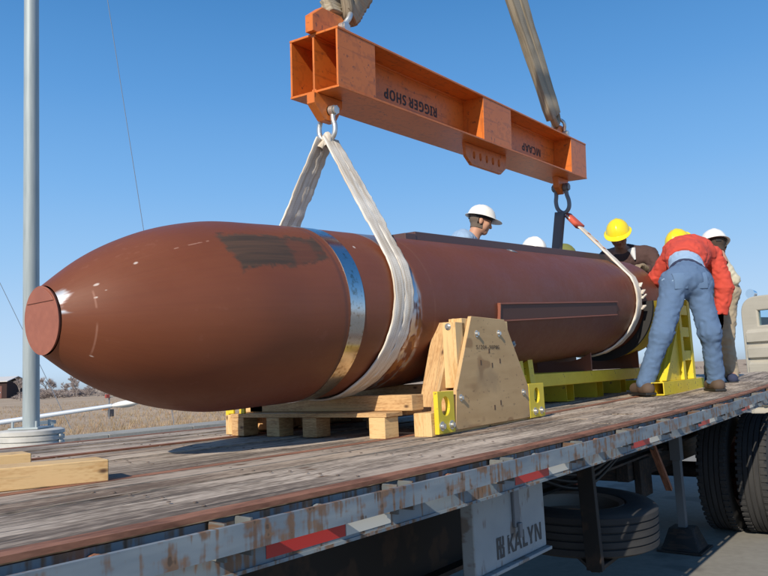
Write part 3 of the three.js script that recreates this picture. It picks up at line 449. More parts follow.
// ------------------------------------------------------------------ spreader beam
const sE = V(2.638, 1.8985, .05), sD = V(.998191, .0551, -.024056), sU = V(-.053353, .996254, .068056), sW = V(.027716, -.066649, .997391);
const onBeam = (x, y, z) => sE.clone().addScaledVector(sD, x).addScaledVector(sU, y).addScaledVector(sW, z);
const beam = thing('spreader_beam', 'orange steel spreader beam hanging level above the bomb', 'lifting beam', sE.toArray());
beam.quaternion.setFromRotationMatrix(new THREE.Matrix4().makeBasis(sD.clone().normalize(), sU.clone().normalize(), sW.clone().normalize()));
{
  const L = 3.416, W = .1672, H = .157, t = .013, onB = V;
  mesh('top_flange', ubx('x', 0, L, H - t, H, -W, W, .003), M.orange, beam); mesh('bottom_flange', ubx('x', 0, L, -H, -H + t, -W, W, .003), M.orange, beam);
  mesh('web', ubx('x', .001, L - .001, -H + t, H - t, -.006, .006, .001), M.orange, beam);
  for (const z of [.009, -.009]) for (const y of [H - t - .003, -H + t + .003]) mesh('weld_bead', rod(onB(.002, y, z), onB(L - .002, y, z), .0055, .0055, 8), M.orange, beam);
  for (const [a, b] of [[0, .318], [1.53, 1.945], [3.072, L]]) for (const s of [1, -1]) mesh('side_plate', ubx('x', a + .001, b - .001, -H + t, H - t, s > 0 ? W - .015 : -W + .003, s > 0 ? W - .003 : -W + .015, .002), M.orange, beam);
  for (const x of [1.535, 1.935, 3.08, .31]) for (const s of [1, -1]) mesh('stiffener', ubx('y', x - .005, x + .005, -H + t, H - t, s > 0 ? .0065 : -W + .0155, s > 0 ? W - .0155 : -.0065, .001), M.orange, beam);
  const lug = (pts, hx, hy, r = .024) => mesh('lifting_lug', uvm(prism(pts, -.026, .026, [[hx, hy, r]], .004), 'x'), M.orange, beam);
  lug([[-.03, H + .001], [.30, H + .001], [.28, .25], [.21, .305], [.05, .305], [-.03, .245]], .20, .235); lug([[-.03, -H - .001], [-.03, -.215], [.05, -.29], [.14, -.29], [.2, -.2], [.2, -H - .001]], .095, -.235);
  lug([[L - .3, H + .001], [L - .02, H + .001], [L - .04, .26], [L - .1, .305], [L - .22, .305], [L - .3, .25]], L - .16, .235); lug([[L - .32, -H - .001], [L - .30, -.25], [L - .2, -.30], [L - .1, -.26], [L - .08, -H - .001]], L - .20, -.24);
  mesh('hole_plate', uvm(prism([[1.46, -H - .001], [1.47, -.25], [1.55, -.30], [1.98, -.305], [2.06, -.255], [2.07, -H - .001]], .03, .055, [0, 1, 2, 3, 4].map((k) => [1.58 + k * .092, -.228, .017, .026]), .003), 'x'), M.orange, beam);
  const word = (txt, x0, x1, y, hgt, flip) => {
    const cv = document.createElement('canvas'); cv.width = 512; cv.height = 64; const c = cv.getContext('2d'); c.clearRect(0, 0, 512, 64); c.fillStyle = '#fff'; c.font = 'bold 62px sans-serif'; const w = c.measureText(txt).width; c.setTransform(504 / w, 0, 0, 1.12, 4, 2); c.fillText(txt, 0, 50);
    const d = c.getImageData(0, 0, 512, 64).data, px = new Uint8Array(512 * 64 * 4); for (let i = 0; i < 512 * 64; i++) { const a = d[i * 4 + 3] / 255, sp = fbm((i % 512) / 512, Math.floor(i / 512) / 64, 60, 12, 3, 33); px[i * 4] = px[i * 4 + 1] = px[i * 4 + 2] = Math.round(255 * a * smooth(.2, .4, sp + .12)); px[i * 4 + 3] = 255; }
    const at = new THREE.DataTexture(px, 512, 64); at.flipY = true; at.magFilter = THREE.LinearFilter; at.needsUpdate = true;
    const g = new THREE.PlaneGeometry(x1 - x0, hgt); g.rotateZ(Math.PI); g.translate((x0 + x1) / 2, y, .0075);
    const m = mesh('lettering', g, std({ color: C(.035, .02, .02), alphaMap: at, transparent: true, roughness: .6 }), beam); return m;
  };
  word('RIGGER SHOP', .60, 1.20, -.012, .080); word('MCAAP', 2.44, 2.81, -.008, .080);
}
// shackles and slings
function shackle(name, label, pin, axis, down, w, h, r, mat, group) {   // bow hangs along `down` from a pin along `axis`
  const o = thing(name, label, 'shackle', pin.toArray()), a = axis.clone().normalize(), d = down.clone().normalize(), P = (x, y) => a.clone().multiplyScalar(x).addScaledVector(d, y);
  mesh('pin', merge([rod(P(-w * 1.0, 0), P(w * 1.12, 0), r * 1.1, r * 1.1, 16), rod(P(w * 1.12, 0), P(w * 1.3, 0), r * 1.8, r * 1.8, 6), rod(P(-w * 1.25, 0), P(-w * 1.0, 0), r * 1.5, r * 1.5, 6)]), mat, o);
  const pts = [P(-w * .8, -r * .3), P(-w * .8, h * .3), P(-w * .98, h * .55), P(-w * .88, h * .82), P(-w * .45, h * .98), P(0, h * 1.03), P(w * .45, h * .98), P(w * .88, h * .82), P(w * .98, h * .55), P(w * .8, h * .3), P(w * .8, -r * .3)];
  mesh('bow', tube(pts, r, 56, 12), mat, o);
  for (const s of [-1, 1]) mesh('ear', rod(P(s * w * .8 - r * 1.0, 0), P(s * w * .8 + r * 1.0, 0), r * 1.95, r * 1.95, 18), mat, o); return o;
}
const dn = V(0, -1, 0);
{
  const pF = onBeam(.095, -.235, 0), pR = onBeam(3.416 - .20, -.24, 0), uF = onBeam(.20, .235, 0), uR = onBeam(3.256, .235, 0);
  shackle('lower_shackle', 'silver shackle on the bottom lug at the front end of the orange beam', pF, sW, dn, .055, .155, .0135, M.silver);
  shackle('lower_shackle', 'dark grey shackle on the bottom lug at the rear end of the orange beam', pR, sW, V(.02, -1, .05), .06, .22, .018, M.dullSteel);
  shackle('upper_shackle', 'silver shackle on the top lug at the front end of the orange beam', uF, sW, V(.55, 1, 0), .055, .14, .0155, M.silver);
  shackle('upper_shackle', 'silver shackle on the top lug at the rear end under the tan sling', uR, sW, V(-.35, 1, 0), .055, .13, .015, M.silver);
  // path of a sling: from a hook point, tangent round the belly, and back
  function hitch(top, spread, sOf, r, deg0, deg1, n1, n2, wSide = bD) {
    const near = onBomb(sOf(deg0), deg0, r), far = onBomb(sOf(deg1), deg1, r), pts = [];
    for (let i = 0; i < n1; i++) pts.push(top.clone().add(spread(1)).lerp(near, i / n1));
    for (let i = 0; i <= n2; i++) { const d = deg0 + (deg1 - deg0) * i / n2; pts.push(onBomb(sOf(d), d, r)); }
    for (let i = n1 - 1; i >= 0; i--) pts.push(top.clone().add(spread(-1)).lerp(far, i / n1));
    return pts;
  }
  const bowF = pF.clone().add(V(0, -.15, 0));
  const fs = thing('front_sling', 'dirty white double sling looped under the bomb behind the steel band', 'sling');
  const noiseAt = (t, a, f) => Math.sin(t * f) * .5 + Math.sin(t * f * 2.3 + a * 2) * .3 + Math.sin(a * 3 + t * f * .7) * .3;
  const mkLeg = (off, dx, wmul) => {
    const sOf = (d) => 1.475 + off + .0018 * Math.max(-60, Math.min(60, d > 90 ? 180 - d : d)) , pts = hitch(bowF.clone().add(V(dx, 0, 0)), (k) => V(0, 0, k * .022), sOf, R0 + .012, 34, -214, 60, 150), sd = pts.map(() => bD);
    return sweep(pts, sd, (t, a) => wmul * (.0345 + (off > 0 ? .012 : .004) * (fbm(t, .3 + off, 90, 3, 3, 61) - .5) * 2 + .001 * noiseAt(t, a, 70)) * (t < .16 || t > .84 ? 1.12 : 1) * (t < .06 || t > .94 ? .9 : 1), (t, a) => .006 + (off > 0 ? .011 : .003) * (fbm(t, ((a / 6.2832) % 1 + 1) % 1, 110, 4, 3, 67) - .45), 20);
  };
  mesh('strand', mkLeg(-.036, -.026, 1.05), M.slingWhite, fs); mesh('strand', mkLeg(.036, .028, 1.0), M.slingWhite, fs);
  mesh('eye', tube([bowF.clone().add(V(-.03, -.05, .03)), bowF.clone().add(V(-.02, .0, .02)), bowF.clone().add(V(0, .022, 0)), bowF.clone().add(V(.0, .0, -.02)), bowF.clone().add(V(-.03, -.05, -.03))], .02, 24, 10), M.slingWhite, fs);
  const rs = thing('rear_sling', 'white web sling with a red cuff round the rear of the bomb', 'sling');
  const bowR = pR.clone().add(V(.004, -.225, .012));
  { const sOf = (d) => 4.66 + .0022 * Math.max(-75, Math.min(40, d > 90 ? 180 - d : d)), near = onBomb(sOf(30), 30, R0 + .012), pts = [], A = bowR.clone().add(V(.03, -.03, .03));
    for (let i = 0; i < 14; i++) pts.push(A.clone().lerp(near, i / 14)); for (let i = 0; i <= 44; i++) { const d = 30 - 150 * i / 44; pts.push(onBomb(sOf(d), d, R0 + .012)); }
    const sd = pts.map(() => bD.clone().add(V(0, 0, .0)));
    mesh('web', sweep(pts, sd, (t, a) => .054 + .004 * noiseAt(t, a, 60), (t, a) => .009 + .003 * noiseAt(t, a, 80), 14), M.slingWhite, rs);
    mesh('frayed_edge', merge([0, 1.3, 2.1, 4].map((i) => { const d = 18 - i * 6.5, s = sOf(d) + .062; return bar(onBomb(s - .03, d - 1, R0 + .014), onBomb(s + .02 + .014 * (i % 3), d + 3, R0 + .022), .045, .012); })), M.slingWhite, rs);
    const B = A.clone().lerp(near, .16); mesh('red_cuff', sweep([0, 1, 2, 3].map((i) => A.clone().lerp(B, i / 3 * 1.25 - .1)), [bD, bD, bD, bD], (t) => .045 + .03 * t, () => .024, 12), M.redCuff, rs);
    const dr = near.clone().sub(A); mesh('stitching', merge([0, 1, 2].map((i) => { const c = A.clone().addScaledVector(dr, .3 + i * .12).add(V(-.005, .006, .012)); return bar(c.clone().addScaledVector(bD, -.01), c.clone().addScaledVector(bD, .012).addScaledVector(dr, .03), .012, .004); })), std({ color: C(.62, .30, .18) }), rs);
    const far = onBomb(4.62, 128, R0 + .03), fb = onBomb(4.60, 180, R0 + .03);
    mesh('grey_sleeve', sweep([...Array(14)].map((_, i) => { const a = bowR.clone().add(V(-.015, .0, -.03)); return i < 10 ? a.lerp(far, i / 10) : far.clone().lerp(fb, (i - 10) / 4); }), Array(14).fill(bD), () => .04, () => .04, 14), M.slingGrey, rs);
  }
  // crane slings above
  const ug = thing('crane_sling', 'grey canvas crane sling looped through the front top shackle', 'sling');
  const bu = uF.clone().add(V(.065, .125, 0));
  { const A = bu.clone(), T = V(3.75, 6.5, 1.4); const pth = (k) => [A.clone().add(V(-.02 + k * .03, -.03, k * .02)), A.clone().add(V(k * .06, .05, k * .04)), A.clone().lerp(T, .05).add(V(.0 + k * .075, 0, k * .04)), A.clone().lerp(T, .3).add(V(k * .06, 0, k * .05)), T.clone().add(V(0, 0, k * .05))];
    for (const k of [-1, 1]) { const c = new THREE.CatmullRomCurve3(pth(k), false, 'centripetal').getPoints(40); mesh('strand', sweep(c, c.map(() => sD), (t, a) => .064 + .010 * noiseAt(t, a, 120), (t, a) => .036 + .004 * noiseAt(t, a, 90), 14), k > 0 ? M.slingTan : M.slingTan, ug); }
    mesh('eye', tube([A.clone().add(V(-.04, .06, .05)), A.clone().add(V(0, -.012, .03)), A.clone().add(V(.015, -.02, 0)), A.clone().add(V(0, -.012, -.03)), A.clone().add(V(-.04, .06, -.05))], .034, 24, 12), M.slingTan, ug); }
  const ub = thing('crane_sling', 'pair of tan crane slings rising from the rear top shackle out of the picture', 'sling');
  { const A = onBeam(3.10, .385, 0), T = V(3.75, 5.1, 0).addScaledVector(V(-1, 0, 0), 0); const dir = V(5.08, 3.25, 0).sub(V(5.64, 2.41, 0)).normalize(); 
    for (const k of [-1, 1]) { const c = [...Array(40)].map((_, i) => { const t = i / 39; return A.clone().addScaledVector(dir, t * 4.2 - .02).addScaledVector(V(.83, .55, 0), k * mix(.05, .10, clamp(t * 3))); }); mesh('strand', sweep(c, c.map(() => V(.83, .55, 0)), (t, a) => .068 + .008 * clamp(t * 4) + .004 * noiseAt(t, a, 60), (t, a) => .035 + .003 * noiseAt(t, a, 60), 14), M.slingTan, ub); }
    mesh('eye', tube([A.clone().add(V(-.05, .02, 0)), A.clone().add(V(-.02, -.055, .01)), A.clone().add(V(.05, -.075, 0)), A.clone().add(V(.085, -.02, 0)), A.clone().add(V(.06, .06, 0))], .03, 24, 12), M.slingTan, ub); }
}

// ------------------------------------------------------------------ lumber, pallet, cradles
{
  const l1 = mesh('lumber', merge([ubx('x', -.9, 1.2, dk(0) + .0, dk(0) + .062, .395, .52, .004)]), M.lumber); tag(l1, 'long yellow lumber beam nearest the camera on the deck at left', 'lumber'); { const p = l1.geometry.attributes.position; for (let i = 0; i < p.count; i++) p.setY(i, p.getY(i) + dk(p.getX(i)) - dk(0) + .002); const q = new THREE.Matrix4().makeTranslation(1.2, 0, .5).multiply(new THREE.Matrix4().makeRotationY(-.27)).multiply(new THREE.Matrix4().makeTranslation(-1.2, 0, -.5)); l1.geometry.applyMatrix4(q); }
  const l2 = mesh('lumber', ubx('x', -.7, 1.23, .0, .06, -.14, -.01, .004), M.lumber); tag(l2, 'short lumber end lying behind the long beam at the left edge', 'lumber'); { const p = l2.geometry.attributes.position; for (let i = 0; i < p.count; i++) p.setY(i, p.getY(i) + dk(p.getX(i)) + .003); const q = new THREE.Matrix4().makeTranslation(1.23, 0, -.01).multiply(new THREE.Matrix4().makeRotationY(-.25)).multiply(new THREE.Matrix4().makeTranslation(-1.23, 0, .01)); l2.geometry.applyMatrix4(q); }
  const pal = thing('wood_pallet', 'wooden pallet with a thick timber laid across it beneath the bomb', 'pallet', [2.52, .004, 0]);
  for (const z of [-.46, -.2, .05, .46]) mesh('block', ubx('z', 0, .1, .0, .092, z - .045, z + .045, .003), z > .2 ? M.lumber : M.timber, pal);
  for (const z of [-.46, .05, .46]) for (const x of [.48, .95]) mesh('block', ubx('z', x, x + .1, .0, .092, z - .045, z + .045, .003), M.timber, pal);
  for (let k = 0; k < 7; k++) mesh('top_board', ubx('z', k * .155, k * .155 + .12, .093, .112, -.515, .515, .002), M.timber, pal);
  for (const x of [.12, .55]) mesh('timber', ubx('z', x, x + .09, .113, x < .3 ? .184 : .222, -.5, x < .3 ? .57 : .5, .004), M.timber, pal);
  mesh('chock', ubx('z', .12, .22, .113, .25, -.58, -.40, .004), M.lumber, pal);
  for (const z of [-.535, -.45]) mesh('steel_bracket', bx(.02, .032, .112, .185, z - .02, z + .02, .002), M.yellow, pal);
  // plywood cradle
  const cr = thing('plywood_cradle', 'plywood cradle with slanted cheeks and yellow steel ears beside the bomb', 'cradle', [2.64, .006, 0]);
  const cheek = (s) => {
    const zz = (a, b) => s > 0 ? [a, b] : [-b, -a];
    const trap = [[.15, .012], [.965, .012], [.965, .18], [.72, .536], [.36, .540], [.178, .19]];
    const w = (g) => { g.rotateY(s > 0 ? .075 : 0); return g; };
    const a = mesh('plywood_face', uvm(prism(trap, ...zz(.655, .675), [], .002), 'y'), M.plywood, cr);
    if (s > 0) {
      const cv = document.createElement('canvas'); cv.width = 256; cv.height = 48; const c = cv.getContext('2d'); c.fillStyle = '#fff'; c.font = 'bold 40px monospace'; c.fillText('S/20A-98PMG', 2, 38, 252);
      const d = c.getImageData(0, 0, 256, 48).data, px = new Uint8Array(256 * 48 * 4); for (let i = 0; i < 256 * 48; i++) { const v = d[i * 4 + 3] * (.55 + .45 * h2(i % 37, i >> 7, 3)); px.set([v, v, v, 255], i * 4); }
      const at = new THREE.DataTexture(px, 256, 48); at.flipY = true; at.magFilter = THREE.LinearFilter; at.needsUpdate = true;
      const g = new THREE.PlaneGeometry(.26, .032); g.translate(.515, .39, .6766); mesh('stencil', g, std({ color: C(.06, .045, .035), alphaMap: at, transparent: true, roughness: .8 }), a);
      mesh('nail_mark', merge([[.43, .315], [.55, .30], [.64, .32], [.525, .372], [.62, .11], [.55, .09]].map(([x, y]) => bx(x - .006, x + .006, y - .012, y + .012, .6752, .6762, .0005))), std({ color: C(.12, .07, .04) }), a);
      for (const [x, y] of [[.40, .455], [.64, .462], [.21, .155], [.89, .15]]) mesh('bolt', bolt(V(x, y, .675), V(0, 0, 1), .011, .01), M.zinc, a);
    }
    mesh('plywood_back', uvm(prism(trap.map(([x, y]) => [x, y - .004]), ...zz(.565, .58), [], .002), 'y'), M.plywood, cr);
    for (const [x0, x1, top] of [[.235, .33, .51], [.78, .87, .34]]) mesh('stud', ubx('y', x0, x1, .20, top, ...zz(.581, .654), .003), M.lumber, cr);
    if (s > 0) mesh('bolt', bolt(V(.235, .49, .615), V(-1, 0, 0), .011, .01), M.zinc, cr);
    mesh('filler', ubx('x', .30, .8, .535 - .1, .53, ...zz(.581, .654), .003), M.lumber, cr); mesh('sill', ubx('z', .19, .30, .06, .19, ...zz(.581, .654), .003), M.timber, cr);
    mesh('base_beam', ubx('x', -.02, 1.2, -.004, .10, ...zz(.56, .652), .004), M.lumber, cr);
    mesh('saddle_block', uvm(prism([[.12, .012], [.98, .012], [.92, .3], [.7, .50], [.34, .52]], ...zz(.47, .564), [], .003), 'y'), M.timber, cr);
    for (const [x0, x1, hx] of [[.003, .147, .07], [.968, 1.17, 1.07]]) {
      const e = mesh('steel_ear', prism([[x0, .006], [x1, .006], [x1, .19], [x0, .192]], ...zz(.653, .676), [[hx, .125, .036, .042]], .002), M.yellow, cr);
      for (const k of [-1, 1]) mesh('bolt', bolt(V(hx + k * .042, .04, s * .676), V(0, 0, s), .014, .012), M.zinc, e);
    }
  };
  cheek(1); cheek(-1);
  // tilt the cheeks to follow the photo: the whole cradle sits a touch askew
  cr.rotation.y = .045; cr.position.z = .01;

  // yellow steel cradle at the rear
  const yc = thing('steel_cradle', 'yellow steel cradle with ladder frame carrying the rear of the bomb', 'cradle', [4.35, dk(5) + .006, 0]);
  for (const z of [.25, -.25]) mesh('longitudinal_tube', ubx('x', -.2, 2.3, .135, .225, z - .045, z + .045, .006), M.yellow, yc);
  for (const x of [.35, .95, 1.55, 2.1]) { const t = .006; mesh('fork_pocket', merge([ubx('z', x - .07, x + .07, .002, .002 + t, -.15, .15, .001), ubx('z', x - .07, x + .07, .126, .134, -.15, .15, .001), ubx('z', x - .07, x - .064, .009, .125, -.15, .15, .001), ubx('z', x + .064, x + .07, .009, .125, -.15, .15, .001)]), M.yellow, yc); }
  for (const x of [-.16, -.02]) mesh('end_post', bar(V(x, .05, .30), V(x + .02, .33, .27), .07, .07, V(0, 0, 1)), M.yellow, yc);
  mesh('end_gusset', prism([[-.56, .0], [-.24, 0], [-.24, .30], [-.34, .30]], .29, .302, [], .002), M.yellow, yc);
  const brown = std({ color: C(.20, .075, .045), roughness: .6 });
  const arc = (x, r) => { const s = new THREE.Shape(); s.moveTo(-.22, .226); s.lineTo(.22, .226); const cy = .515 + .0569 * (x + 4.35 - 1.2156) - dk(5) - .006; for (let i = 0; i <= 30; i++) { const a = (-59 - 62 * i / 30) * D2R; const px = Math.cos(a) * r, py = cy + Math.sin(a) * r; if (py < .42 + .3) s.lineTo(px, Math.max(py, .23)); } s.closePath(); const g = flat(new THREE.ExtrudeGeometry(s, { depth: .02, bevelEnabled: false })); g.rotateY(-Math.PI / 2); g.translate(x, 0, .12); return g; };
  mesh('saddle_plate', arc(.95, .43), brown, yc); mesh('saddle_plate', arc(2.0, .43), brown, yc); mesh('brown_board', ubx('x', -.1, 2.1, .03, .37, -.30, -.27, .003), brown, yc);
  // trough that the rear of the bomb lies in
  const tro = (r0, r1, s0, s1) => { const pr = [[r0, s0], [r1, s0], [r1, s1], [r0, s1], [r0, s0]].map(([x, y]) => new THREE.Vector2(x, y)); const g = flat(new THREE.LatheGeometry(pr, 60, 0, Math.PI)); g.rotateZ(-Math.PI / 2); g.rotateX(Math.PI); return g; };
  const sub = (g) => { const m = new THREE.Matrix4().makeRotationFromQuaternion(bomb.quaternion); m.setPosition(bN.x - 4.35, bN.y - dk(5) - .006, bN.z); g.applyMatrix4(m); return g; };
  { const g = new THREE.BufferGeometry(), p = [], id = [], n = 40; for (let i = 0; i <= n; i++) { const a = Math.PI + Math.PI * i / n; for (const [r, s] of [[.404, 4.84], [.455, 4.84], [.455, 5.25], [.404, 5.25]]) p.push(s, r * Math.sin(a), r * Math.cos(a)); } for (let i = 0; i < n; i++) for (let k = 0; k < 4; k++) { const a = i * 4 + k, b = i * 4 + (k + 1) % 4; id.push(a, b, a + 4, a + 4, b, b + 4); } g.setAttribute('position', new THREE.Float32BufferAttribute(p, 3)); g.setIndex(id); g.computeVertexNormals(); mesh('trough', crease(sub(flat(g)), .6), M.yellow, yc); }
  { const g = new THREE.BufferGeometry(), p = [], id = [], n = 40; for (let i = 0; i <= n; i++) { const a = Math.PI + Math.PI * i / n; for (const [r, s] of [[.402, 4.80], [.470, 4.80], [.470, 4.838], [.402, 4.838]]) p.push(s, r * Math.sin(a), r * Math.cos(a)); } for (let i = 0; i < n; i++) for (let k = 0; k < 4; k++) { const a = i * 4 + k, b = i * 4 + (k + 1) % 4; id.push(a, b, a + 4, a + 4, b, b + 4); } g.setAttribute('position', new THREE.Float32BufferAttribute(p, 3)); g.setIndex(id); g.computeVertexNormals(); mesh('rubber_edge', crease(sub(flat(g)), .6), M.rubber, yc); }
  // near ladder frame
  const y0 = .0, z = .68;
  const sq = (x0, x1, ya, yb, za, zb) => { const t = .007; return merge([ubx('x', x0, x1, ya, ya + t, za, zb, .001), ubx('x', x0, x1, yb - t, yb, za, zb, .001), ubx('x', x0, x1, ya + t, yb - t, za, za + t, .001), ubx('x', x0, x1, ya + t, yb - t, zb - t, zb, .001)]); };
  for (const s of [1, -1]) {
    mesh('base_tube', sq(1.36, 2.52, .012, .112, s * z - .05, s * z + .05), M.yellow, yc);
    for (const x of [1.98, 2.26]) mesh('ladder_post', ubx('y', x, x + .07, .113, .80, s * z - .035, s * z + .035, .004), M.yellow, yc);
    for (const y of [.27, .47, .66]) mesh('rung', ubx('x', 2.051, 2.259, y, y + .085, s * z - .03, s * z + .03, .003), M.yellow, yc);
    mesh('gusset', prism([[1.46, .113], [1.978, .113], [1.978, .56], [1.90, .56]], s * z - .008, s * z + .008, [], .002), M.yellow, yc); mesh('strut', bar(V(1.48, .12, s * z), V(1.94, .58, s * z), .075, .012, V(0, 1, 0)), M.yellow, yc);
    mesh('cross_foot', ubx('z', 2.4, 2.5, .012, .112, s > 0 ? -.0 : -z + .052, s > 0 ? z - .052 : -.002, .004), M.yellow, yc);
  }
}
// ------------------------------------------------------------------ people
const mcMat = std({});
function iso(fn, lo, hi, res) {                                      // mesh of fn(x, y, z) < 0 inside the box lo..hi
  const mc = new MarchingCubes(res, mcMat, false, false, 160000), c = lo.clone().add(hi).multiplyScalar(.5), e = hi.clone().sub(lo), half = Math.max(e.x, e.y, e.z) / 2 * 1.06, hs = res / 2;
  const P = (i) => (i - hs) / hs * half;
  for (let z = 0; z < res; z++) for (let y = 0; y < res; y++) for (let x = 0; x < res; x++) {
    const px = P(x), py = P(y), pz = P(z);
    mc.field[z * res * res + y * res + x] = Math.abs(px) > e.x / 2 + .05 || Math.abs(py) > e.y / 2 + .05 || Math.abs(pz) > e.z / 2 + .05 ? -1 : -fn(px + c.x, py + c.y, pz + c.z);
  }
  mc.isolation = 0; mc.update();
  const n = mc.count, p = new Float32Array(n * 3), q = new Float32Array(n * 3);
  for (let i = 0; i < n; i++) { p[i * 3] = mc.positionArray[i * 3] * half + c.x; p[i * 3 + 1] = mc.positionArray[i * 3 + 1] * half + c.y; p[i * 3 + 2] = mc.positionArray[i * 3 + 2] * half + c.z; for (let k = 0; k < 3; k++) q[i * 3 + k] = mc.normalArray[i * 3 + k]; }
  const g = new THREE.BufferGeometry(); g.setAttribute('position', new THREE.BufferAttribute(p, 3)); g.setAttribute('normal', new THREE.BufferAttribute(q, 3)); g.setAttribute('uv', new THREE.BufferAttribute(new Float32Array(n * 2), 2));
  return g;
}
const cap = (x, y, z, b) => { const dx = x - b[0], dy = y - b[1], dz = z - b[2], t = clamp((dx * b[4] + dy * b[5] + dz * b[6]) * b[7]); return Math.hypot(dx - b[4] * t, dy - b[5] * t, dz - b[6] * t) - (b[3] + b[8] * t); };
const bone = (a, b, r0, r1) => { const d = b.clone().sub(a); return [a.x, a.y, a.z, r0, d.x, d.y, d.z, 1 / Math.max(1e-6, d.lengthSq()), r1 - r0]; };
const smin = (a, b, k) => { const h = Math.max(k - Math.abs(a - b), 0) / k; return Math.min(a, b) - h * h * k * .25; };
function field(bones, k, grow = 0) { return (x, y, z) => { let d = 9; for (const b of bones) d = smin(d, cap(x, y, z, b), k); return d - grow; }; }
function bounds(bones, pad) { const lo = V(9e9, 9e9, 9e9), hi = lo.clone().negate(); for (const b of bones) for (const t of [0, 1]) { const r = b[3] + b[8] * t + pad, p = V(b[0] + b[4] * t, b[1] + b[5] * t, b[2] + b[6] * t); lo.min(p.clone().subScalar(r)); hi.max(p.addScalar(r)); } return [lo, hi]; }
function paintCol(g, fn) { const p = g.attributes.position, c = new Float32Array(p.count * 3); for (let i = 0; i < p.count; i++) c.set(fn(p.getX(i), p.getY(i), p.getZ(i)), i * 3); g.setAttribute('color', new THREE.BufferAttribute(c, 3)); return g; }
const SKIN = [.50, .265, .175];
// head, facing +z, origin at its middle
const headFn = (() => {
  const el = (x, y, z, c, r) => { const a = (x - c[0]) / r[0], b = (y - c[1]) / r[1], d = (z - c[2]) / r[2], l = Math.hypot(a, b, d); return (l - 1) * Math.min(...r) * (l > .3 ? 1 : 1); };
  const nose = bone(V(0, .012, .092), V(0, -.028, .108), .011, .015), brow = bone(V(-.035, .026, .078), V(.035, .026, .078), .016, .016), jaw = bone(V(0, -.085, .058), V(0, -.075, .03), .03, .04), neck = bone(V(0, -.06, -.02), V(0, -.17, -.035), .056, .062);
  const lipU = bone(V(-.018, -.052, .083), V(.018, -.052, .083), .009, .009), lipL = bone(V(-.015, -.063, .080), V(.015, -.063, .080), .009, .009), nw = bone(V(-.013, -.028, .096), V(.013, -.028, .096), .009, .009);
  const cheek = [bone(V(-.042, -.02, .058), V(-.035, -.05, .045), .028, .026), bone(V(.042, -.02, .058), V(.035, -.05, .045), .028, .026)];
  return (x, y, z) => {
    let d = el(x, y, z, [0, .035, -.008], [.076, .092, .098]); d = smin(d, el(x, y, z, [0, -.035, .02], [.062, .075, .072]), .03);
    for (const b of [brow, jaw, neck, ...cheek]) d = smin(d, cap(x, y, z, b), .022); for (const b of [nose, nw, lipU, lipL]) d = smin(d, cap(x, y, z, b), .012);
    for (const s of [-1, 1]) { d = Math.max(d, -(Math.hypot((x - s * .031) / 1.4, y - .008, z - .098) - .012)); d = smin(d, el(x, y, z, [s * .079, -.005, -.008], [.012, .032, .02]), .008); }
    return d;
  };
})();
const headGeo = paintCol(iso(headFn, V(-.1, -.18, -.115), V(.1, .13, .13), 84), (x, y, z) => { let c = SKIN; if (z > .06) { if (Math.hypot((Math.abs(x) - .031) / 1.3, y - .008) < .011) c = Math.hypot(Math.abs(x) - .031, y - .008) < .006 ? [.03, .02, .015] : [.6, .55, .5]; else if (Math.abs(x) < .026 && y < -.046 && y > -.07) c = [.42, .16, .12]; else if (Math.abs(Math.abs(x) - .031) < .022 && Math.abs(y - .032) < .005) c = [.08, .05, .03]; } return c; });
// a slightly curled hand hanging from the wrist along -y, thumb on +x, palm facing +z
const handBones = (() => {
  const l = [bone(V(0, .02, 0), V(0, -.03, 0), .026, .03), bone(V(-.024, -.075, .004), V(.0, -.03, 0), .016, .026), bone(V(.024, -.075, .004), V(.0, -.03, 0), .017, .026)];
  [[-.034, .060, .0078], [-.0115, .076, .0088], [.0115, .082, .009], [.034, .074, .009]].forEach(([x, L, r]) => { let p = V(x * .9, -.078, .004), a = .3; for (const [f, da] of [[.45, .42], [.3, .5], [.25, .4]]) { const q = p.clone().add(V((x * .25) * L * f * 6 * .3, -Math.cos(a) * L * f, Math.sin(a) * L * f)); l.push(bone(p, q, r, r * .92)); p = q; a += da; r *= .93; } });
  let p = V(.026, -.022, .008); for (const [dx, dy, dz, r] of [[.026, -.026, .016, .0125], [.012, -.028, .012, .0105], [.002, -.022, .012, .0095]]) { const q = p.clone().add(V(dx, dy, dz)); l.push(bone(p, q, r, r * .93)); p = q; }
  return l;
})();
const handGeo = (() => { const [lo, hi] = bounds(handBones, .01); return iso(field(handBones, .011), lo, hi, 66); })();
const place = (g, p, x, y, z, s = 1) => { const q = g.clone(); q.applyMatrix4(new THREE.Matrix4().makeBasis(x.clone().multiplyScalar(s), y.clone().multiplyScalar(s), z.clone().multiplyScalar(s)).setPosition(p)); return q; };
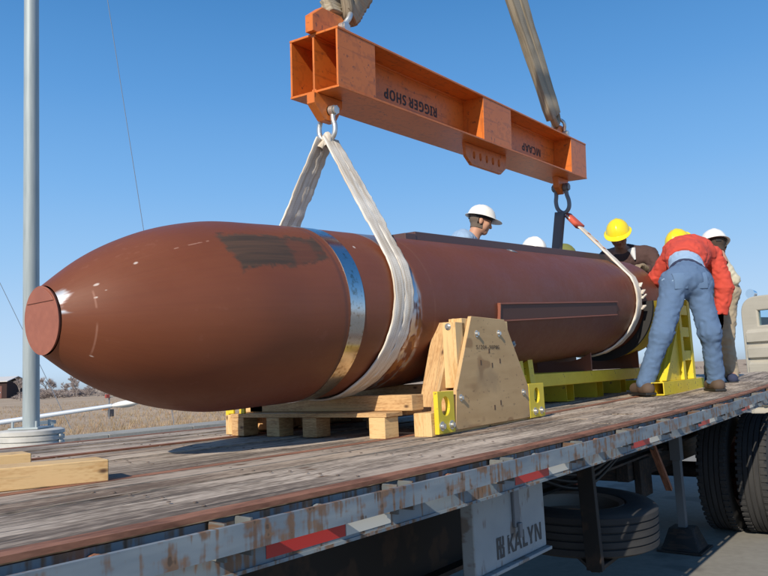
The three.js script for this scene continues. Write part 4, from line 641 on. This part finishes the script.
// hard hat, brim to +z, origin at the middle of the rim
function hatParts() {
  const A = 56, prof = [[.06, 1, 0], [.35, .94, 0], [.62, .78, 0], [.82, .55, 0], [.93, .30, 0], [.985, .10, 0], [1, 0, 0], [1.0, -.03, 0], [1.02, -.045, .35], [1.04, -.06, .8], [1.05, -.07, 1], [1.05, -.10, 1], [1.0, -.085, .6], [.97, -.05, 0], [.95, .1, 0]];
  const pos = [], idx = [];
  for (const [r, h, b] of prof) for (let k = 0; k <= A; k++) { const a = k / A * Math.PI * 2, f = Math.max(0, Math.sin(a)), br = b * (.014 + .045 * f ** 2.5), x = Math.cos(a) * (r * .112 + br), z = Math.sin(a) * (r * .14 + br) - .0, rid = h > .25 && r < .95 ? .006 * Math.exp(-((Math.cos(a) * r * .112 / .016) ** 2)) + .003 * Math.exp(-(((Math.abs(Math.cos(a) * r * .112) - .04) / .008) ** 2)) : 0; pos.push(x, h * .118 + rid - b * .01 * f, z); }
  for (let i = 0; i < prof.length - 1; i++) for (let k = 0; k < A; k++) { const a = i * (A + 1) + k, b = a + A + 1; idx.push(a, a + 1, b, b, a + 1, b + 1); }
  for (let k = 1; k < A - 1; k++) idx.push(0, k + 1, k);
  const g = new THREE.BufferGeometry(); g.setAttribute('position', new THREE.Float32BufferAttribute(pos, 3)); g.setIndex(idx); g.computeVertexNormals(); g.setAttribute('uv', new THREE.Float32BufferAttribute(new Float32Array(pos.length / 3 * 2), 2));
  const band = flat(new THREE.CylinderGeometry(.092, .088, .035, 32, 1, true)); band.scale(1, 1, 1.22); band.translate(0, -.012, -.002);
  const knob = bx(-.022, .022, -.045, -.012, -.122, -.105, .006);
  return [flat(g), merge([band, knob])];
}
const [hatShell, hatBand] = hatParts();
function person(label, j, w) {
  // j: joints in world metres, w: what is worn
  const base = V(j.hip.x, dk(j.hip.x) + .004, j.hip.z), o = thing('person', label, 'person', base.toArray(), undefined), loc = (v) => v.clone().sub(base);
  const J = {}; for (const k of Object.keys(j)) J[k] = j[k].isVector3 && !/Dir|side|Up|palm|bend/.test(k) ? loc(j[k]) : j[k];
  const up = J.chest.clone().sub(J.hip).normalize();
  const mid = J.hip.clone().lerp(J.chest, .5).addScaledVector(J.bend ?? V(0, 0, 0), 1);
  const torso = [bone(J.hipL, J.hipR, .106, .106), bone(J.hip, mid, .125, .12), bone(mid, J.chest, .12, .125), bone(J.shL.clone().lerp(J.chest, .35), J.shR.clone().lerp(J.chest, .35), .095, .095), bone(mid.clone().addScaledVector(J.side, .07), J.chest.clone().addScaledVector(J.side, .09), .085, .09), bone(mid.clone().addScaledVector(J.side, -.07), J.chest.clone().addScaledVector(J.side, -.09), .085, .09)];
  const arms = [bone(J.shL, J.elL, .058, .046), bone(J.elL, J.wrL, .045, .03), bone(J.shR, J.elR, .058, .046), bone(J.elR, J.wrR, .045, .03)];
  const legs = [bone(J.hipL, J.knL, .086, .055), bone(J.knL, J.anL, .054, .037), bone(J.hipR, J.knR, .086, .055), bone(J.knR, J.anR, .054, .037)];
  const neckB = [bone(J.chest, J.head.clone().addScaledVector(J.headUp, -.10), .075, .052)];
  const feet = [bone(J.anL, J.toL, .042, .034), bone(J.anR, J.toR, .042, .034)];
  const all = [...torso, ...arms, ...legs, ...neckB, ...feet];
  const hz = J.headDir.clone().addScaledVector(J.headUp, -J.headDir.dot(J.headUp)).normalize(), hx = J.headUp.clone().cross(hz);
  const [lo, hi] = bounds(all, .02);
  const res = 92;
  const bodyG = paintCol(iso(field(all, .05, -.006), lo, hi, res), () => SKIN);
  const hg = [];
  for (const s of ['L', 'R']) { const y = J['el' + s].clone().sub(J['wr' + s]).normalize(), zz = (J['palm' + s] ?? V(0, -1, 0)).clone(); const z = zz.addScaledVector(y, -zz.dot(y)).normalize(), x = y.clone().cross(z); const sx = s === 'L' ? 1 : -1; const q = handGeo.clone(); q.scale(sx, 1, 1); hg.push(paintCol(place(q, J['wr' + s].clone().addScaledVector(y, -.015), x, y, z, w.gloves ? 1.12 : 1), () => (w.gloves ? [.42, .36, .24] : SKIN))); }
  mesh('body', mergeGeometries([bodyG, place(headGeo, J.head, hx, J.headUp, hz), ...hg].map((g) => { const q = g.clone(); q.deleteAttribute('normal'); q.setAttribute('normal', g.attributes.normal.clone()); return q; })), std({ vertexColors: true, roughness: .6, color: w.tone ?? C(1, 1, 1) }), o);
  const v3 = (x, y, z, s) => { const k = Math.floor(z), f = z - k, u = f * f * (3 - 2 * f); return mix(vn(x, y, 4096, 4096, s + k * 31), vn(x, y, 4096, 4096, s + k * 31 + 31), u); };
  const fold = (amp, f, s) => (x, y, z) => { const w = v3(x * 9 + 50, y * 9 + 50, z * 9 + 50, s), q = v3(x * 22 + 90, y * 34 + 90 + w * 3, z * 22 + 90, s + 500); return amp * (1.6 * (Math.abs(q - .5) * -2 + .45) + (w - .5) * 1.1); };
  const cloth = (name, bones, grow, m, clip, amp = .006, f = 34, F = field(bones, .05, grow)) => { const fo = fold(amp, f, bones.length), [a, b] = bounds(bones, grow + .02); return mesh(name, iso((x, y, z) => { let d = F(x, y, z); if (Math.abs(d) < .05) d += fo(x, y, z); if (clip) d = Math.max(d, clip(x, y, z)); return d; }, a, b, res), m, o); };
  const planeAt = (p, n) => (x, y, z) => (x - p.x) * n.x + (y - p.y) * n.y + (z - p.z) * n.z;
  const wristClip = (x, y, z) => Math.max(...['L', 'R'].map((s) => { const d = J['wr' + s].clone().sub(J['el' + s]), L = d.length(); d.normalize(); const p = J['wr' + s], t = (x - p.x) * d.x + (y - p.y) * d.y + (z - p.z) * d.z; const q = V(x - p.x, y - p.y, z - p.z).addScaledVector(d, -t).length(); return q < .09 && t > -.02 ? t + .015 : -1; }));
  const belt = J.hip.clone().addScaledVector(up, w.hem ?? .06), neckP = J.chest.clone().lerp(J.head, .45), nd = J.head.clone().sub(J.chest).normalize();
  const dressed = (tb, ab, grow, low) => { const A = field(tb, .05, grow), B = field(ab, .03, grow), pl = planeAt(low, up), pn = planeAt(neckP, nd); return (x, y, z) => smin(Math.max(A(x, y, z), -pl(x, y, z), pn(x, y, z)), Math.max(B(x, y, z), wristClip(x, y, z)), .035); };
  if (w.shirt) { const tb = w.jacket ? [torso[0], torso[1], torso[4], torso[5]].map((b) => { const c = b.slice(); if (b !== torso[0]) { for (const k of [4, 5, 6]) c[k] *= .6; c[7] /= .36; } return c; }) : [...torso, bone(J.chest, neckP, .08, .062)], ab = w.jacket ? [torso[0]] : arms; cloth('shirt', [...tb, ...ab], .012, w.shirt, null, .006, 30, dressed(tb, ab, .012, J.hip.clone().addScaledVector(up, .088))); };
  if (w.jacket) { const ab = arms.map((b) => { const c = b.slice(); c[3] += .006; return c; }); cloth('jacket', [...torso, ...ab], .022, w.jacket, null, .009, 26, dressed(torso, ab, .022, belt)); mesh('collar', (() => { const g = flat(new THREE.TorusGeometry(.072, .018, 10, 28)); g.applyQuaternion(new THREE.Quaternion().setFromUnitVectors(V(0, 0, 1), nd)); g.translate(neckP.x, neckP.y, neckP.z); return g; })(), w.jacket, o); }
  const tr = cloth('trousers', [torso[0], bone(J.hip, J.hip.clone().addScaledVector(up, .08), .12, .118), ...legs.map((b) => { const c = b.slice(); c[3] += .006; c[8] += .012; return c; })], .014, w.trousers, (x, y, z) => Math.max(planeAt(J.hip.clone().addScaledVector(up, .1), up)(x, y, z), -(y - Math.min(J.anL.y, J.anR.y) + .035)), .0085, 30);
  if (w.belt) mesh('belt', (() => { const F = field([torso[0], bone(J.hip, J.hip.clone().addScaledVector(up, .12), .12, .118)], .05, .021), c = J.hip.clone().addScaledVector(up, .085); return iso((x, y, z) => Math.max(F(x, y, z), Math.abs(planeAt(c, up)(x, y, z)) - .019), c.clone().subScalar(.27), c.clone().addScalar(.27), 92); })(), w.belt, tr);
  if (w.pocket) for (const s of [-1, 1]) mesh('back_pocket', (() => { const F = field([torso[0], ...legs], .05, .020), bk = J.headDir.clone().setY(0).normalize().negate(), c = J.hip.clone().addScaledVector(J.side, s * .085).addScaledVector(bk, .12).add(V(0, -.03, 0)); return iso((x, y, z) => { const p = V(x, y, z).sub(c); return Math.max(F(x, y, z), Math.abs(p.dot(J.side)) - .055, Math.abs(p.y) - .065, -p.dot(bk) - .06); }, c.clone().subScalar(.13), c.clone().addScalar(.13), 56); })(), w.pocket, tr);
  for (const s of ['L', 'R']) { const an = J['an' + s], to = J['to' + s], d = to.clone().sub(an).setY(0).normalize(), heel = an.clone().addScaledVector(d, -.05).setY(to.y); const b = [bone(heel, to, .043, .04), bone(an.clone().add(V(0, .03, 0)), an.clone().setY(to.y + .02), .04, .046)]; const [a, c] = bounds(b, .02); const bt = mesh('boot', iso((x, y, z) => Math.max(field(b, .03, .006)(x, y, z), -(y - (to.y - .036))), a, c, 48), w.boots ?? M.boot, o); mesh('sole', (() => { const g = bar(heel.clone().addScaledVector(d, -.045).setY(to.y - .038), to.clone().addScaledVector(d, .035).setY(to.y - .038), .088, .02, V(0, 1, 0), .008); return g; })(), M.black, bt); }
  if (w.hair) mesh('hair', place(iso((x, y, z) => Math.max(headFn(x, y, z) - .007, z - .02 - Math.max(0, y) * .35, -(y + .07), Math.abs(x) > .068 && z > -.035 && y < .035 ? .01 : -1), V(-.1, -.08, -.12), V(.1, .14, .1), 64), J.head, hx, J.headUp, hz), w.hair, o);
  const tilt = w.hatTilt ?? 0, hy = J.headUp.clone().applyAxisAngle(hx, tilt), hzz = hx.clone().cross(hy).negate().multiplyScalar(-1), hp = J.head.clone().addScaledVector(J.headUp, .052).addScaledVector(hz, .004);
  const hatG = new THREE.Group();
  if (w.hat) { const h = mesh(w.hatName ?? 'hard_hat', place(hatShell, hp, hx, hy, hzz), w.hat, o); mesh('headband', place(hatBand, hp, hx, hy, hzz), w.band ?? M.black, h); }
  return o;
}
M.boot = std({ color: C(.10, .065, .045), roughness: .8 });
{
  const cloth = (c, d, s, f = 30) => { const t = tex(256, 256, (u, v) => { const a = fbm(u, v, 5, 5, 5, s), b = fbm(u, v, 90, 90, 2, s + 3); return lerp3(d, c, clamp(a * 1.3 + b * .4 - .35)); }); return std({ color: C(...c), roughness: .95 }); };
  const jean = std({ color: C(.095, .16, .28), roughness: .95 }), red = std({ color: C(.56, .066, .042), roughness: .9 }), lightBlue = std({ color: C(.27, .40, .58), roughness: .9 }), brown = std({ color: C(.075, .040, .036), roughness: .9 }), khaki = std({ color: C(.40, .33, .24), roughness: .95 }), cream = std({ color: C(.62, .58, .45), roughness: .9 }), navy = std({ color: C(.03, .04, .09), roughness: .9 });
  const white = std({ color: C(.80, .80, .77), roughness: .3 }), yellow = std({ color: C(.86, .66, .02), roughness: .3 }), olive = std({ color: C(.16, .17, .045), roughness: .8 });
  const hairD = std({ color: C(.06, .04, .03), roughness: .9 }), hairG = std({ color: C(.13, .10, .08), roughness: .9 });
  const Rc = V(.615, 0, .788).normalize(), Fc = V(.79, 0, -.61).normalize();   // along and across the line of the rear of the trailer
  // man in the red jacket, bent over with his back turned
  {
    const fwd = V(.66, 0, -.75).normalize(), side = V(.75, 0, .66).normalize(), hip = V(6.06, .94, .87);
    const hl = hip.clone().addScaledVector(side, -.095).add(V(0, -.03, 0)), hr = hip.clone().addScaledVector(side, .095).add(V(0, -.03, 0)), chest = V(6.50, 1.222, .81);
    person('person in a red jacket and blue jeans bending over, back turned', {
      hip, chest, side, bend: V(0, .05, 0), hipL: hl, hipR: hr, knL: V(5.80, .50, .72), knR: V(6.11, .50, 1.00), anL: V(5.745, .125, .575), anR: V(6.22, .125, .985), toL: V(5.86, .082, .46), toR: V(6.36, .082, .90),
      shL: chest.clone().addScaledVector(side, -.145).addScaledVector(fwd, .0).add(V(0, .01, 0)), shR: chest.clone().addScaledVector(side, .2).addScaledVector(fwd, -.02).add(V(0, -.04, 0)), elL: V(6.48, 1.02, .52), wrL: V(6.62, .93, .36), elR: V(6.66, .90, 1.02), wrR: V(6.66, .655, .965), palmL: V(0, -1, 0), palmR: V(.5, 0, -.8),
      head: V(6.755, 1.262, .955), headDir: V(.75, -.3, -.5).normalize(), headUp: V(.3, .93, -.18).normalize(),
    }, { jacket: red, shirt: lightBlue, trousers: jean, belt: navy, pocket: std({ color: C(.115, .19, .32), roughness: .95 }), hat: white, hair: hairD, hem: .19, hatTilt: -.1 });
  }
  // man in the yellow hard hat beyond the end of the bomb
  {
    const hip = V(7.5, .95, -.02), chest = V(7.17, 1.315, .06), side = V(.45, 0, .89).normalize(), look = V(-.80, -.62, .2).normalize();
    person('person in a yellow hard hat and dark brown shirt leaning on the bomb', {
      hip, chest, side, hipL: hip.clone().addScaledVector(side, .095), hipR: hip.clone().addScaledVector(side, -.095), knL: V(7.55, .52, .1), knR: V(7.5, .52, -.16), anL: V(7.6, .13, .12), anR: V(7.55, .13, -.2), toL: V(7.45, .095, .14), toR: V(7.4, .095, -.18),
      shL: V(7.20, 1.345, .265), shR: V(7.09, 1.375, -.14), elL: V(7.10, 1.12, .36), wrL: V(6.87, 1.17, .305), elR: V(6.95, 1.15, -.28), wrR: V(6.75, 1.22, -.12), palmL: V(0, -1, 0), palmR: V(0, -1, 0),
      head: V(6.955, 1.535, .045), headDir: look, headUp: V(-.52, .83, .10).normalize(),
    }, { shirt: brown, trousers: navy, hat: yellow, gloves: true, hair: hairD, hem: .0, tone: C(.62, .55, .52) });  // skin tint darkened to stand for shade on the face
    mesh('undershirt', rod(V(7.055, 1.40, .125).sub(scene.children[scene.children.length - 1].position), V(7.05, 1.29, .155).sub(scene.children[scene.children.length - 1].position), .042, .008, 12), std({ color: C(.75, .75, .76) }), scene.children[scene.children.length - 1]);
  }
  // man in the white hard hat seen in profile over the far side
  {
    const hip = V(5.90, .96, -1.12), chest = V(5.885, 1.495, -1.08), side = Fc.clone().negate(), look = V(.64, -.34, .69).normalize();
    person('person in a white hard hat and light blue shirt in profile behind the bomb', {
      hip, chest, side: Fc, hipL: hip.clone().addScaledVector(Fc, .09), hipR: hip.clone().addScaledVector(Fc, -.09), knL: V(6.0, .52, -1.10), knR: V(5.85, .52, -1.02), anL: V(6.0, .13, -1.15), anR: V(5.85, .13, -1.06), toL: V(6.1, .09, -1.02), toR: V(5.95, .09, -.93),
      shL: chest.clone().addScaledVector(Fc, .19), shR: chest.clone().addScaledVector(Fc, -.19), elL: V(6.15, 1.2, -1.05), wrL: V(6.25, 1.1, -.82), elR: V(5.82, 1.2, -.86), wrR: V(6.0, 1.1, -.68), palmL: V(0, -1, 0), palmR: V(0, -1, 0),
      head: V(5.975, 1.695, -.93), headDir: look, headUp: V(.18, .97, .2).normalize(),
    }, { shirt: lightBlue, trousers: navy, hat: white, hair: hairG, hem: .0 });
  }
  // man of whom only the white hat shows, and one in an olive cap
  const crouch = (label, head, w, lean) => {
    const b = head.clone().addScaledVector(lean, -.5), hip = V(b.x, dk(b.x) + .78, b.z), chest = head.clone().addScaledVector(lean, -.17).add(V(0, -.25, 0)), side = V(-lean.z, 0, lean.x).normalize();
    const k = (s, y, f) => V(b.x, 0, b.z).addScaledVector(side, s).addScaledVector(lean, f).setY(dk(b.x) + y);
    return person(label, { hip, chest, side, hipL: hip.clone().addScaledVector(side, -.09), hipR: hip.clone().addScaledVector(side, .09), knL: k(-.12, .45, .18), knR: k(.12, .45, .18), anL: k(-.13, .09, 0), anR: k(.13, .09, 0), toL: k(-.14, .048, .14), toR: k(.14, .048, .14), shL: chest.clone().addScaledVector(side, -.19), shR: chest.clone().addScaledVector(side, .19), elL: chest.clone().addScaledVector(side, -.24).add(V(0, -.25, 0)), elR: chest.clone().addScaledVector(side, .24).add(V(0, -.25, 0)), wrL: chest.clone().addScaledVector(side, -.15).addScaledVector(lean, .25).add(V(0, -.3, 0)), wrR: chest.clone().addScaledVector(side, .15).addScaledVector(lean, .25).add(V(0, -.3, 0)), palmL: V(0, -1, 0), palmR: V(0, -1, 0), head, headDir: lean.clone().add(V(0, -.5, 0)).normalize(), headUp: lean.clone().multiplyScalar(.45).add(V(0, 1, 0)).normalize() }, w);
  };
  crouch('person crouching behind the bomb with only a white hard hat showing', V(6.50, 1.405, -.66), { shirt: khaki, trousers: navy, hat: white, hair: hairG, hem: 0 }, V(-.35, 0, .93).normalize());
  crouch('person in an olive cap barely showing above the bomb beside the grey sleeve', V(7.20, 1.415, -.66), { shirt: navy, trousers: navy, hat: olive, hatName: 'cap', hair: hairD, hem: 0 }, V(-.1, 0, 1).normalize());
  // man behind the red jacket
  {
    const hip = V(7.450, .955, 0.765), chest = V(7.240, 1.26, 0.665), side = V(.75, 0, .66).normalize();
    person('person in khaki trousers and yellow hard hat behind the red jacket', {
      hip, chest, side: V(.42, 0, .9).normalize(), hipL: V(7.490, .93, 0.855), hipR: V(7.410, .93, 0.685), knL: V(7.530, .52, 0.795), knR: V(7.470, .52, 0.675), anL: V(7.610, .14, 0.795), anR: V(7.530, .14, 0.635), toL: V(7.470, .10, 0.835), toR: V(7.370, .10, 0.655),
      shL: V(7.310, 1.235, 0.855), shR: V(7.190, 1.27, 0.485), elL: V(7.430, 1.03, 0.935), wrL: V(7.420, .985, 0.835).add(V(.06, -.04, .03)), elR: V(7.000, 1.02, 0.435), wrR: V(6.850, .92, 0.285), palmL: V(0, -1, 0), palmR: V(0, -1, 0),
      head: V(7.110, 1.375, 0.565), headDir: V(-.65, -.75, -.1).normalize(), headUp: V(-.72, .68, -.1).normalize(),
    }, { shirt: cream, trousers: khaki, hat: yellow, hair: hairD, hem: .02, boots: navy });
  }
}
renderer.render(scene, camera);
